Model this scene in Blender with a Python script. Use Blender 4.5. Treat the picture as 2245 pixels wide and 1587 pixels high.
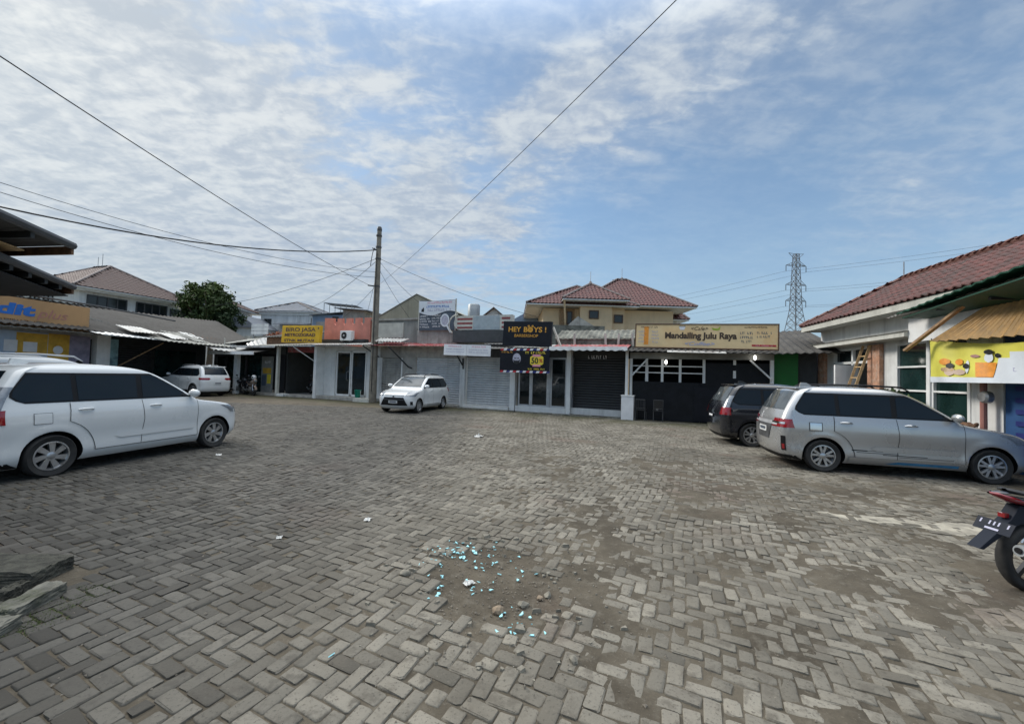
import bpy, bmesh, math, random
import numpy as np
from mathutils import Vector, Matrix, noise as mnoise
random.seed(7); rng = np.random.default_rng(7)
R = math.radians
scene = bpy.context.scene
for o in list(bpy.data.objects): bpy.data.objects.remove(o)
col = scene.collection

# ------------------------------------------------------------------ camera
cam = bpy.data.cameras.new('camera'); cam.sensor_width = 36; cam.lens = 36 * 900 / 2245
cam.clip_start = 0.05; cam.clip_end = 4000
camo = bpy.data.objects.new('camera', cam); col.objects.link(camo)
_p = math.atan(28.5 / 900); _r = .03
_F = Vector((0, math.cos(_p), math.sin(_p))); _X = Vector((1, 0, 0)); _U = _X.cross(_F)
_Rt = _X * math.cos(_r) + _U * math.sin(_r); _Up = -_X * math.sin(_r) + _U * math.cos(_r)
camo.matrix_world = Matrix.Translation((0, 0, 1.72)) @ Matrix((_Rt, _Up, -_F)).transposed().to_4x4()
scene.camera = camo
scene.view_settings.view_transform = 'Standard'; scene.view_settings.look = 'None'
scene.view_settings.exposure = 0.86; scene.view_settings.gamma = 1
scene.view_settings.use_curve_mapping = False
scene.cycles.use_denoising = True
scene.cycles.max_bounces = 6
scene.cycles.caustics_reflective = False; scene.cycles.caustics_refractive = False

# ------------------------------------------------------------------ sun and sky
SUN_AZ, SUN_EL = R(-62), R(33)          # azimuth from +Y towards +X
sd = Vector((math.sin(SUN_AZ) * math.cos(SUN_EL), math.cos(SUN_AZ) * math.cos(SUN_EL), math.sin(SUN_EL)))
sl = bpy.data.lights.new('sun', 'SUN'); sl.energy = 1.3; sl.angle = R(15); sl.color = (1, .95, .87)
so = bpy.data.objects.new('sun', sl); col.objects.link(so)
so.rotation_euler = sd.to_track_quat('Z', 'Y').to_euler()
world = bpy.data.worlds.new('World'); scene.world = world; world.use_nodes = True

class NT:
    """small wrapper to wire node trees"""
    def __init__(s, tree): s.t = tree; s.t.nodes.clear()
    def n(s, typ, **kw):
        nd = s.t.nodes.new(typ)
        for k, v in kw.items():
            if k == 'i':
                for a, b in v.items():
                    sock = nd.inputs[a]
                    if isinstance(b, bpy.types.NodeSocket): s.t.links.new(b, sock)
                    else: sock.default_value = b
            else: setattr(nd, k, v)
        return nd
    def m(s, op, a, b=None, c=None, clamp=False):
        i = {0: a}
        if b is not None: i[1] = b
        if c is not None: i[2] = c
        return s.n('ShaderNodeMath', operation=op, use_clamp=clamp, i=i).outputs[0]
    def vm(s, op, a, b=None):
        i = {0: a}
        if b is not None: i[1] = b
        nd = s.n('ShaderNodeVectorMath', operation=op, i=i)
        return nd.outputs['Value'] if op in ('DOT_PRODUCT', 'LENGTH', 'DISTANCE') else nd.outputs[0]
    def mix(s, f, a, b, blend='MIX'):
        nd = s.n('ShaderNodeMix', data_type='RGBA', blend_type=blend)
        for k, v in ((0, f), (6, a), (7, b)):
            if isinstance(v, bpy.types.NodeSocket): s.t.links.new(v, nd.inputs[k])
            else:
                if k and len(v) == 3: v = (*v, 1)
                nd.inputs[k].default_value = v
        return nd.outputs[2]
    def noise(s, vec, scale, detail=3, rough=.55, dist=0, lac=2):
        return s.n('ShaderNodeTexNoise', i={'Vector': vec, 'Scale': scale, 'Detail': detail, 'Roughness': rough, 'Distortion': dist, 'Lacunarity': lac}).outputs[0]
    def ramp(s, v, a, b, c=0., d=1., smooth=True):
        return s.n('ShaderNodeMapRange', interpolation_type='SMOOTHSTEP' if smooth else 'LINEAR', i={0: v, 1: a, 2: b, 3: c, 4: d}).outputs[0]

def build_world():
    w = NT(world.node_tree)
    d = w.n('ShaderNodeTexCoord').outputs['Generated']
    sky = w.n('ShaderNodeTexSky', sky_type='NISHITA', sun_disc=False)
    sky.sun_elevation = SUN_EL; sky.sun_rotation = SUN_AZ
    sky.air_density = 1.0; sky.dust_density = .6; sky.ozone_density = 2.0
    sep = w.n('ShaderNodeSeparateXYZ', i={0: d})
    z = w.m('MAXIMUM', sep.outputs[2], 0.0)
    inv = w.m('DIVIDE', 1.0, w.m('ADD', z, .16))
    pv = w.n('ShaderNodeCombineXYZ', i={0: w.m('MULTIPLY', sep.outputs[0], inv), 1: w.m('MULTIPLY', sep.outputs[1], inv), 2: 0.0}).outputs[0]
    # soft placements of cloud banks and blue gaps, as directions in the sky
    def blob(v, c0, c1):
        v = Vector(v).normalized()
        return w.ramp(w.vm('DOT_PRODUCT', d, tuple(v)), c0, c1)
    def az(px, py):
        return _F + _Rt * ((px - 1122.5) / 900) - _Up * ((py - 793.5) / 900)
    bias = w.m('MULTIPLY', blob(az(150, 250), .30, .97), .20)
    for (c, c0, c1, a) in ((az(560, 330), .84, .99, .09), (az(1700, 330), .80, .985, -.16), (az(800, 60), .93, .995, -.10), (az(1500, 420), .93, .995, -.04), (az(300, 330), .93, .995, .06),
                           (az(1220, 290), .985, .9995, .15), (az(1340, 215), .985, .9995, .14), (az(1480, 150), .98, .999, .14), (az(1640, 110), .97, .998, .12), (az(2000, 60), .90, .99, .13), (az(2220, 120), .93, .995, .06),
                           (az(1130, 480), .994, .9998, .09), (az(1390, 395), .995, .9998, .13), (az(1960, 405), .993, .9998, .08), (az(940, 440), .995, .9998, .07)):
        bias = w.m('ADD', bias, w.m('MULTIPLY', blob(c, c0, c1), a))
    mp = w.n('ShaderNodeMapping', i={'Vector': pv, 'Rotation': (0, 0, R(-58)), 'Scale': (1.0, 2.0, 1)}).outputs[0]
    big = w.noise(pv, 1.1, 5, .55, .4)
    streak = w.noise(mp, 2.2, 5, .55, .4)
    fine = w.noise(mp, 7.0, 4, .55, .5)
    fine2 = w.noise(pv, 22., 4, .6, .3)
    n = w.m('ADD', w.m('MULTIPLY', big, .36), w.m('MULTIPLY', streak, .36))
    n = w.m('ADD', n, w.m('MULTIPLY', fine, .20))
    n = w.m('ADD', n, w.m('MULTIPLY', fine2, .08))
    f = w.m('ADD', n, bias)
    cover = w.m('MULTIPLY', w.ramp(f, .51, .75), .95)
    veil = w.ramp(f, .38, .75, .13, .55)
    cover = w.m('MAXIMUM', cover, veil)
    sunp = w.m('MAXIMUM', w.vm('DOT_PRODUCT', d, tuple(sd)), 0.0)
    glow = w.m('POWER', sunp, 4.5)
    shade = w.ramp(w.m('ADD', w.m('MULTIPLY', fine, .45), w.m('MULTIPLY', w.m('ADD', streak, fine2), .275)), .40, .62)
    cc = w.mix(shade, (.43, .51, .63), (.66, .72, .77))
    cc = w.mix(w.m('MULTIPLY', glow, .9, clamp=True), cc, w.mix(shade, (.60, .65, .69), (.93, .94, .91)))
    skyc = w.mix(1.0, sky.outputs[0], (.150, .172, .172), 'MULTIPLY')
    c = w.mix(cover, skyc, cc)
    # low bluish haze bank above the roofs
    hz = w.m('POWER', w.m('SUBTRACT', 1.0, z, clamp=True), 3.9)
    hn = w.ramp(w.noise(w.n('ShaderNodeMapping', i={'Vector': d, 'Scale': (1.5, 1.5, 9)}).outputs[0], 1.6, 4, .55), .35, .65)
    hc = w.mix(hn, (.32, .405, .535), (.405, .495, .58))
    c = w.mix(w.m('MULTIPLY', hz, .92, clamp=True), c, hc)
    c = w.mix(w.ramp(z, .60, .9, 0., .85), c, (.66, .655, .63))
    ov = w.ramp(z, .60, 1.0, .545, 2.9)      # cloudy sky is brightest overhead
    bg = w.n('ShaderNodeBackground', i={'Color': c, 'Strength': ov})
    w.n('ShaderNodeOutputWorld', i={0: bg.outputs[0]})
build_world()

# ------------------------------------------------------------------ materials
MATS = {}
def lin(h):
    """sRGB 0-255 triple to linear"""
    return tuple((c / 255 / 12.92) if c / 255 <= .04045 else ((c / 255 + .055) / 1.055) ** 2.4 for c in h)
def mat(name, c, rough=.7, var=.18, scale=4., metal=0., bump=0., bscale=30., spec=.5, streak=0., grime=None, gf=.5, coat=0., emit=0., rnd=0.):
    if name in MATS: return MATS[name]
    m = bpy.data.materials.new(name); m.use_nodes = True; MATS[name] = m
    t = NT(m.node_tree)
    pos = t.n('ShaderNodeNewGeometry').outputs['Position']
    n1 = t.noise(pos, scale, 5, .6)
    colr = t.mix(t.ramp(n1, .3, .7), tuple(max(0, x * (1 - var)) for x in c), tuple(min(1, x * (1 + var)) for x in c))
    if rnd: colr = t.mix(t.m('MULTIPLY', t.n('ShaderNodeObjectInfo').outputs['Random'], rnd), colr, (.045, .028, .026))
    if streak:
        mp = t.n('ShaderNodeMapping', i={'Vector': pos, 'Scale': (2.3, 2.3, .22)}).outputs[0]
        s = t.ramp(t.noise(mp, 1.0, 6, .68), .46, .74, 0, streak)
        colr = t.mix(s, colr, grime or (.06, .055, .045))
    elif grime:
        s = t.ramp(t.noise(pos, scale * .6, 6, .68), .46, .68, 0, gf)
        colr = t.mix(s, colr, grime)
    b = t.n('ShaderNodeBsdfPrincipled', i={'Base Color': colr, 'Metallic': metal, 'Specular IOR Level': spec, 'Coat Weight': coat})
    b.inputs['Coat Roughness'].default_value = .04
    t.t.links.new(t.ramp(n1, .25, .75, max(0, rough - .08), min(1, rough + .08)), b.inputs['Roughness'])
    if bump:
        bn = t.n('ShaderNodeBump', i={'Height': t.noise(pos, bscale, 4, .6), 'Strength': bump, 'Distance': .02})
        t.t.links.new(bn.outputs[0], b.inputs['Normal'])
    if emit:
        b.inputs['Emission Color'].default_value = (*c, 1); b.inputs['Emission Strength'].default_value = emit
    t.n('ShaderNodeOutputMaterial', i={0: b.outputs[0]})
    return m
mat('white_wall', (.72, .72, .70), .75, .08, 2, streak=.35, bump=.15)
mat('white_paint', (.80, .80, .78), .55, .06, 3, streak=.18)
mat('off_white', (.55, .54, .48), .7, .1, 3, streak=.3)
mat('cream_wall', (.78, .58, .36), .8, .05, 1.5, streak=.15)
mat('grey_wall', (.27, .27, .25), .85, .15, 2, streak=.45, bump=.25)
mat('concrete', (.38, .365, .33), .9, .2, 3, streak=.5, bump=.3)
mat('old_concrete', (.17, .17, .145), .92, .35, 3, bump=.5, grime=(.035, .035, .03), gf=.8)
mat('pink_wall', (.62, .235, .175), .8, .12, 2, streak=.25)
mat('peach_brick_paint', (.46, .25, .16), .8, .25, 9, bump=.4, grime=(.58, .5, .42), gf=.5)
mat('green_wall', (.015, .17, .03), .6, .12, 3)
mat('blue_wall', (.02, .075, .20), .6, .12, 3)
mat('blue_panel', (.20, .27, .37), .5, .1, 2)
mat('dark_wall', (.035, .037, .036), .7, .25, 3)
mat('gable_wall', (.33, .31, .235), .85, .12, 1.5, streak=.3)
mat('zinc_blue', (.36, .41, .43), .5, .12, 6, metal=.3, grime=(.52, .54, .54), gf=.5)
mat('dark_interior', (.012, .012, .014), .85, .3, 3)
mat('dark_grey', (.06, .062, .065), .6, .2, 4)
mat('black_panel', (.014, .015, .018), .55, .25, 3, spec=.2)
mat('black_metal', (.02, .02, .021), .45, .2, 8)
mat('shutter_grey', (.56, .57, .57), .5, .08, 3, metal=.1, streak=.22)
mat('shutter_old', (.40, .39, .36), .6, .2, 3, metal=.2, streak=.55)
mat('shutter_dark', (.036, .037, .038), .5, .2, 3)
mat('alu', (.55, .56, .57), .4, .08, 5, metal=.5)
mat('steel', (.33, .33, .33), .45, .2, 8, metal=.7)
mat('rust', (.17, .09, .05), .85, .4, 8)
mat('wood', (.34, .21, .11), .7, .3, 12, bump=.2)
mat('ochre_sheet', (.42, .255, .095), .6, .25, 5, streak=.2)
mat('pale_wood', (.50, .34, .17), .65, .25, 9)
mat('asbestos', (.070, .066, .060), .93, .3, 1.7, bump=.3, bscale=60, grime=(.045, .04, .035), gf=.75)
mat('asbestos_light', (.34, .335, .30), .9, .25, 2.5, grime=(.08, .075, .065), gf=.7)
mat('zinc', (.52, .52, .50), .55, .15, 3, metal=.3, grime=(.20, .15, .12), gf=.5)
mat('red_zinc', (.30, .06, .06), .6, .3, 5, grime=(.45, .42, .40), gf=.6)
mat('tarp', (.10, .085, .07), .8, .3, 3)
mat('tile_red', (.118, .042, .037), .62, .28, 6, bump=.2, grime=(.06, .04, .038), gf=.6)
mat('tile_red_old', (.135, .046, .04), .7, .28, 6, bump=.2, grime=(.05, .038, .034), gf=.7, rnd=.75)
mat('tile_brown', (.115, .078, .068), .7, .12, 4)
mat('tile_grey', (.17, .185, .21), .7, .15, 3)
mat('ridge_grey', (.20, .17, .16), .8, .2, 4)
mat('ridge_red', (.16, .075, .06), .75, .25, 6)
mat('glass_dark', (.012, .017, .018), .06, .2, 2, spec=.6)
mat('glass_teal', (.012, .03, .028), .10, .3, 2, spec=.5)
mat('glass_house', (.02, .025, .03), .12, .3, 1, spec=.5)
mat('teal_print', (.28, .47, .50), .6, .2, 3, grime=(.04, .07, .10), gf=.7)
mat('bucket_green', (.0, .20, .13), .45, .1, 5)
mat('bulb', (1., .97, .9), .3, 0, emit=3.)
mat('bark', (.10, .075, .05), .9, .3, 8, bump=.5)
mat('cable', (.02, .02, .022), .6, .1)
mat('pylon_grey', (.15, .16, .17), .6, .1, 1)
mat('galv', (.30, .32, .33), .5, .15, 3, metal=.5)
# sign prints
mat('sign_brown', (.42, .245, .11), .6, .10, .8, streak=.12)
mat('ink_blue', (.015, .13, .46), .5, .1)
mat('ink_rose', (.36, .16, .13), .5, .1)
mat('ink_brown', (.10, .045, .02), .5, .1)
mat('sign_yellow', (.72, .42, .012), .5, .12, 2, streak=.15, grime=(.3, .13, .02))
mat('ink_dark_brown', (.085, .04, .035), .5, .1)
mat('sign_black', (.010, .011, .016), .45, .2, 3, spec=.25)
mat('ink_gold', (.75, .37, .04), .45, .12, 20)
mat('sign_cream', (.74, .555, .30), .5, .10, 1.2, grime=(.68, .38, .13), gf=.4)
mat('ink_coffee', (.06, .035, .018), .5, .1)
mat('ink_white', (.75, .75, .76), .5, .05)
mat('ink_lilac', (.40, .40, .52), .5, .05)
mat('ink_slate', (.08, .10, .13), .5, .1)
mat('stripe_maroon', (.24, .055, .055), .6, .2, 6)
mat('ink_red', (.45, .02, .03), .5, .1)
mat('ink_navy', (.02, .03, .16), .5, .1)
mat('ink_pink', (.72, .30, .38), .5, .1)
mat('ink_yellow', (.80, .62, .05), .5, .08)
mat('ink_green', (.30, .40, .03), .5, .2, 20)
mat('ink_orange', (.75, .28, .03), .5, .15, 14)
mat('ink_black', (.015, .015, .016), .5, .1)
mat('skin_print', (.60, .45, .35), .55, .1)
mat('grey_print', (.42, .42, .50), .55, .25, 18)
mat('banner_yellow', (.68, .63, .10), .6, .12, 2)
mat('banner_white', (.68, .72, .76), .6, .06, 2)
mat('poster_sky', (.38, .48, .62), .55, .15, 2)
mat('poster_gold', (.62, .36, .04), .55, .2, 3)
mat('poster_mauve', (.25, .23, .31), .55, .25, 3)
# vehicles
mat('car_white', (.68, .70, .70), .30, .02, 1, spec=.5, coat=1)
mat('car_silver', (.47, .475, .475), .30, .02, 1, metal=.6, coat=1)
mat('car_black', (.008, .009, .013), .22, .1, 1, coat=1)
mat('car_glass', (.008, .013, .018), .05, .1, 1, spec=.32)
mat('car_glass_clear', (.06, .07, .075), .05, .3, 4, spec=.7)
mat('car_trim', (.010, .010, .011), .5, .1, spec=.25)
mat('tyre', (.022, .022, .022), .85, .25, 12, grime=(.06, .055, .048), gf=.3)
mat('rim_silver', (.50, .51, .52), .32, .1, 6, metal=.8)
mat('rim_dark', (.045, .045, .047), .4, .1, 6, metal=.5)
mat('lamp_red', (.24, .006, .010), .15, .2, 30, coat=1)
mat('lamp_clear', (.22, .24, .26), .12, .2, 20, metal=.2, coat=1)
mat('chrome', (.65, .66, .67), .12, .1, 5, metal=1)
mat('plate_white', (.68, .69, .68), .5, .05)
mat('plate_dark', (.014, .018, .028), .6, .05, spec=.2)
mat('decal_blue', (.05, .22, .42), .4, .2, 9)
mat('seat_vinyl', (.025, .025, .027), .6, .15, 9, bump=.2)
mat('slab_dark', (.060, .058, .046), .95, .45, 14, bump=.8, bscale=50, grime=(.11, .108, .085), gf=.6)
mat('bike_brown', (.22, .17, .14), .45, .2, 6)

# ------------------------------------------------------------------ mesh helpers
class MB:
    def __init__(s): s.v = []; s.f = []
    def add(s, vs, fs):
        k = len(s.v); s.v += [tuple(v) for v in vs]; s.f += [tuple(i + k for i in f) for f in fs]; return s
    def box(s, x0, x1, y0, y1, z0, z1):
        if x0 > x1: x0, x1 = x1, x0
        if y0 > y1: y0, y1 = y1, y0
        if z0 > z1: z0, z1 = z1, z0
        return s.add([(x, y, z) for z in (z0, z1) for y in (y0, y1) for x in (x0, x1)],
                     [(0, 2, 3, 1), (4, 5, 7, 6), (0, 1, 5, 4), (2, 6, 7, 3), (0, 4, 6, 2), (1, 3, 7, 5)])
    def beam(s, a, b, w, h=None, up=(0, 0, 1)):
        """square bar from a to b"""
        a, b = Vector(a), Vector(b); h = h or w; d = (b - a).normalized(); up = Vector(up)
        if abs(d.dot(up)) > .98: up = Vector((0, 1, 0))
        x = d.cross(up).normalized() * w / 2; y = x.cross(d).normalized() * h / 2
        vs = [p + q for p in (a, b) for q in (-x - y, x - y, x + y, -x + y)]
        return s.add(vs, [(3, 2, 1, 0), (4, 5, 6, 7), (0, 1, 5, 4), (1, 2, 6, 5), (2, 3, 7, 6), (3, 0, 4, 7)])
    def tube(s, pts, r, n=6, cap=True):
        pts = [Vector(p) for p in pts]; rings = []; k0 = len(s.v)
        rr = r if isinstance(r, (list, tuple)) else [r] * len(pts)
        for i, p in enumerate(pts):
            d = (pts[min(i + 1, len(pts) - 1)] - pts[max(i - 1, 0)]).normalized()
            up = Vector((0, 0, 1)) if abs(d.z) < .95 else Vector((0, 1, 0))
            x = d.cross(up).normalized(); y = x.cross(d)
            s.v += [tuple(p + (x * math.cos(2 * math.pi * j / n) + y * math.sin(2 * math.pi * j / n)) * rr[i]) for j in range(n)]
        for i in range(len(pts) - 1):
            for j in range(n):
                a = k0 + i * n + j; b = k0 + i * n + (j + 1) % n
                s.f.append((a, b, b + n, a + n))
        if cap:
            s.f.append(tuple(k0 + j for j in reversed(range(n)))); s.f.append(tuple(k0 + (len(pts) - 1) * n + j for j in range(n)))
        return s
    def lathe(s, prof, n=24, axis='z', c=(0, 0, 0), cap=True):
        """prof: (radius, height) list"""
        k0 = len(s.v)
        for r, h in prof:
            for j in range(n):
                a = 2 * math.pi * j / n; p = (r * math.cos(a), r * math.sin(a), h)
                if axis == 'y': p = (p[0], p[2], p[1])
                if axis == 'x': p = (p[2], p[0], p[1])
                s.v.append((p[0] + c[0], p[1] + c[1], p[2] + c[2]))
        for i in range(len(prof) - 1):
            for j in range(n):
                a = k0 + i * n + j; b = k0 + i * n + (j + 1) % n
                s.f.append((a, b, b + n, a + n))
        if cap: s.f.append(tuple(k0 + j for j in reversed(range(n)))); s.f.append(tuple(k0 + (len(prof) - 1) * n + j for j in range(n)))
        return s
    def prism(s, poly, d, t0, t1):
        """poly of 2D points extruded along axis d ('x','y','z') from t0 to t1"""
        def P(a, b, t): return {'x': (t, a, b), 'y': (a, t, b), 'z': (a, b, t)}[d]
        n = len(poly); k = len(s.v)
        s.v += [P(a, b, t0) for a, b in poly] + [P(a, b, t1) for a, b in poly]
        s.f.append(tuple(k + i for i in range(n))); s.f.append(tuple(k + n + i for i in reversed(range(n))))
        for i in range(n): s.f.append((k + i, k + n + i, k + n + (i + 1) % n, k + (i + 1) % n))
        return s
    def grid(s, P):
        """P[i][j] points -> quads"""
        k = len(s.v); n = len(P[0])
        for row in P: s.v += [tuple(p) for p in row]
        for i in range(len(P) - 1):
            for j in range(n - 1):
                a = k + i * n + j; s.f.append((a, a + 1, a + n + 1, a + n))
        return s
    def sheet(s, a, b, c, d, t=.02, nu=1, wave=None):
        """thick sheet with corners a,b,c,d (a-b one edge, d-c the opposite); wave=(count, amplitude) corrugates along a-b"""
        a, b, c, d = map(Vector, (a, b, c, d)); nrm = (b - a).cross(d - a).normalized()
        if nrm.z < 0: nrm = -nrm
        if wave: nu = wave[0] * 4
        top, bot = [], []
        for i in range(nu + 1):
            u = i / nu; o = nrm * (wave[1] * math.sin(2 * math.pi * wave[0] * u)) if wave else Vector()
            p, q = a.lerp(b, u) + o, d.lerp(c, u) + o
            top.append((p, q)); bot.append((p - nrm * t, q - nrm * t))
        k = len(s.v)
        for lst in (top, bot):
            for p, q in lst: s.v += [tuple(p), tuple(q)]
        m = 2 * (nu + 1)
        for i in range(nu):
            e = k + 2 * i
            s.f += [(e, e + 2, e + 3, e + 1), (e + m, e + m + 1, e + m + 3, e + m + 2), (e, e + m, e + m + 2, e + 2), (e + 1, e + 3, e + m + 3, e + m + 1)]
        s.f += [(k, k + 1, k + m + 1, k + m), (k + m - 2, k + 2 * m - 2, k + 2 * m - 1, k + m - 1)]
        return s
    def mesh(s, name):
        me = bpy.data.meshes.new(name); me.from_pydata(s.v, [], s.f); me.update(); return me
    def build(s, name, m, parent=None, loc=(0, 0, 0), rz=0, smooth=0, bevel=0):
        me = s.mesh(name)
        if isinstance(m, str): m = MATS[m]
        me.materials.append(m)
        bm = bmesh.new(); bm.from_mesh(me); bmesh.ops.recalc_face_normals(bm, faces=bm.faces)
        if bevel:
            bmesh.ops.bevel(bm, geom=bm.edges[:] + bm.verts[:], offset=bevel, segments=2, profile=.6, affect='EDGES')
        bm.to_mesh(me); bm.free()
        if smooth:
            me.polygons.foreach_set('use_smooth', [True] * len(me.polygons)); me.set_sharp_from_angle(angle=R(smooth))
        return obj(name, me, parent, loc, rz)
def obj(name, me, parent=None, loc=(0, 0, 0), rz=0):
    o = bpy.data.objects.new(name, me); col.objects.link(o); o.parent = parent; o.location = loc
    if rz: o.rotation_euler = (0, 0, rz)
    return o
def tag(o, label=None, cat=None, group=None, kind=None):
    if label: o['label'] = label
    if cat: o['category'] = cat
    if group: o['group'] = group
    if kind: o['kind'] = kind
    return o
def thing(name, label, cat, loc=(0, 0, 0), rz=0, group=None):
    return tag(obj(name, None, None, loc, rz), label, cat, group)
def B(name, m, parent, *box, bevel=0):
    return MB().box(*box).build(name, m, parent, bevel=bevel)
def text(s, m, parent, x, y, z, size, name='lettering', align='LEFT', ext=.004, rot=(R(90), 0, 0), sx=1., bold=0., shear=0., width=None):
    c = bpy.data.curves.new(name, 'FONT'); c.body = s; c.size = size; c.align_x = align; c.extrude = ext; c.offset = bold; c.shear = shear
    c.materials.append(MATS[m])
    o = bpy.data.objects.new(name, c); col.objects.link(o); o.parent = parent; o.location = (x, y, z); o.rotation_euler = rot
    if width:
        bpy.context.view_layer.update(); sx = width / max(o.dimensions.x, 1e-3)
    bpy.context.view_layer.update(); me = bpy.data.meshes.new_from_object(o.evaluated_get(bpy.context.evaluated_depsgraph_get())); bpy.data.objects.remove(o)
    o = obj(name, me, parent, (x, y, z)); o.rotation_euler = rot
    o.scale = (sx, 1, 1)
    return o
def smooth01(a, b, x): t = np.clip((x - a) / (b - a), 0, 1); return t * t * (3 - 2 * t)
# ------------------------------------------------------------------ ground
def vnoise(x, y, seed):
    r = np.random.default_rng(seed).random((64, 64)); xi = np.floor(x).astype(int); yi = np.floor(y).astype(int)
    fx = x - xi; fy = y - yi; fx = fx * fx * (3 - 2 * fx); fy = fy * fy * (3 - 2 * fy)
    g = lambda a, b: r[a % 64, b % 64]
    return (g(xi, yi) * (1 - fx) + g(xi + 1, yi) * fx) * (1 - fy) + (g(xi, yi + 1) * (1 - fx) + g(xi + 1, yi + 1) * fx) * fy
def fbm(x, y, seed, oct=4):
    t = 0; a = .5; s = 0
    for k in range(oct): t = t + a * vnoise(x * 2 ** k, y * 2 ** k, seed + k); s += a; a *= .5
    return t / s
def hgt(x, y):
    return .035 * (fbm(x * .45, y * .45, 11, 3) - .5)
def pit(x, y):
    e = np.sqrt(((x + .14) / .68) ** 2 + ((y - 3.5) / .84) ** 2) + .55 * (fbm(x * 2.3, y * 2.3, 31, 3) - .5)
    return 1 - smooth01(.55, .95, e)
def damage(x, y):
    d = .12 + .75 * smooth01(-1.6, 1.0, x) * (1 - smooth01(7, 13, y)) + .25 * smooth01(8, 14, y)
    return np.clip(d, 0, 1)
def dirt_level(x, y):
    n = fbm(x * 1.1, y * 1.1, 51, 5); f = fbm(x * 5., y * 5., 71, 4); D = damage(x, y)
    f2 = fbm(x * 16., y * 16., 171, 3)
    lvl = -.0125 + .0065 * D + .0155 * smooth01(.50, .70, n * .62 + f * .38) * D + .006 * (f - .5) + .006 * (f2 - .5) * D
    band = np.exp(-((x - (.55 + .10 * y) - .12 * np.sin(y * 1.7)) / .16) ** 2) * (1 - smooth01(5.0, 6.0, y))
    lvl = lvl + .007 * band
    far = smooth01(4.2, 6.0, x - .2 * y) * (1 - smooth01(8, 11, y))
    lvl = lvl + .010 * far * smooth01(.40, .6, n)
    return lvl
def ground_mats():
    m = bpy.data.materials.new('dirt_bed'); m.use_nodes = True; MATS['dirt_bed'] = m
    t = NT(m.node_tree); pos = t.n('ShaderNodeNewGeometry').outputs['Position']
    n1 = t.noise(pos, 1.3, 6, .65); n2 = t.noise(pos, 45, 4, .7); n3 = t.noise(pos, .45, 3); n4 = t.noise(pos, 9, 5, .65)
    c = t.mix(t.ramp(n1, .32, .68), (.058, .049, .036), (.110, .094, .070))
    c = t.mix(t.ramp(n3, .56, .70, 0, .45), c, (.098, .070, .054))
    c = t.mix(t.ramp(n4, .48, .75, 0, .5), c, (.165, .15, .122))
    c = t.mix(t.ramp(n2, .58, .75, 0, .6), c, (.22, .20, .165))
    c = t.mix(t.ramp(n2, .25, .42, .6, 0), c, (.05, .046, .04))
    sp = t.n('ShaderNodeSeparateXYZ', i={0: pos})
    strip = t.m('ADD', sp.outputs[1], t.m('MULTIPLY', sp.outputs[0], .40))
    moss = t.m('MULTIPLY', t.ramp(strip, 16.3, 19.4), t.ramp(n1, .35, .6))
    c = t.mix(t.m('MULTIPLY', moss, .8), c, (.065, .07, .03))
    b = t.n('ShaderNodeBsdfPrincipled', i={'Base Color': c, 'Roughness': .95, 'Specular IOR Level': .25})
    hb = t.m('ADD', t.m('MULTIPLY', n2, .6), n4)
    bn = t.n('ShaderNodeBump', i={'Height': hb, 'Strength': .8, 'Distance': .014}); t.t.links.new(bn.outputs[0], b.inputs['Normal'])
    t.n('ShaderNodeOutputMaterial', i={0: b.outputs[0]})
    m = bpy.data.materials.new('paver'); m.use_nodes = True; MATS['paver'] = m
    t = NT(m.node_tree); pos = t.n('ShaderNodeNewGeometry').outputs['Position']
    tone = t.n('ShaderNodeAttribute', attribute_name='tone').outputs['Fac']
    n1 = t.noise(pos, .8, 5, .6); n2 = t.noise(pos, 55, 5, .72); n3 = t.noise(pos, 7, 5, .65); n5 = t.noise(pos, .5, 3, .5)
    c = t.mix(tone, (.088, .080, .065), (.245, .226, .186))
    c = t.mix(t.ramp(n1, .42, .66, 0, .7), c, (.095, .085, .067))
    nb = t.noise(pos, .33, 4, .6, .5)
    c = t.mix(t.ramp(nb, .52, .66, 0, .5), c, (.07, .064, .052))
    c = t.mix(t.ramp(n3, .50, .66, 0, .8), c, (.105, .094, .076))
    c = t.mix(t.ramp(n2, .54, .66, 0, .8), c, (.075, .068, .056))
    c = t.mix(t.ramp(n2, .26, .40, .5, 0), c, (.28, .258, .212))
    c = t.mix(t.ramp(n5, .56, .70, 0, .45), c, (.145, .10, .078))
    sp = t.n('ShaderNodeSeparateXYZ', i={0: pos})
    left_shade = t.ramp(t.m('ADD', sp.outputs[0], t.m('MULTIPLY', n1, 1.6)), -2.2, .6, .75, 0)     # shade over the left of the lot, painted into the block colour
    c = t.mix(left_shade, c, t.mix(tone, (.026, .0255, .024), (.074, .072, .067)))
    strip = t.m('ADD', sp.outputs[1], t.m('MULTIPLY', sp.outputs[0], .40))
    moss = t.m('MULTIPLY', t.ramp(strip, 15.8, 19.4), t.ramp(n1, .32, .6))
    c = t.mix(t.m('MULTIPLY', moss, .75), c, (.08, .082, .04))
    b = t.n('ShaderNodeBsdfPrincipled', i={'Base Color': c, 'Roughness': .88, 'Specular IOR Level': .3})
    bn = t.n('ShaderNodeBump', i={'Height': t.m('ADD', n2, t.m('MULTIPLY', n3, .8)), 'Strength': .6, 'Distance': .008}); t.t.links.new(bn.outputs[0], b.inputs['Normal'])
    t.n('ShaderNodeOutputMaterial', i={0: b.outputs[0]})
ground_mats()
mat('earth', (.13, .125, .10), .95, .3, .3)

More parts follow.
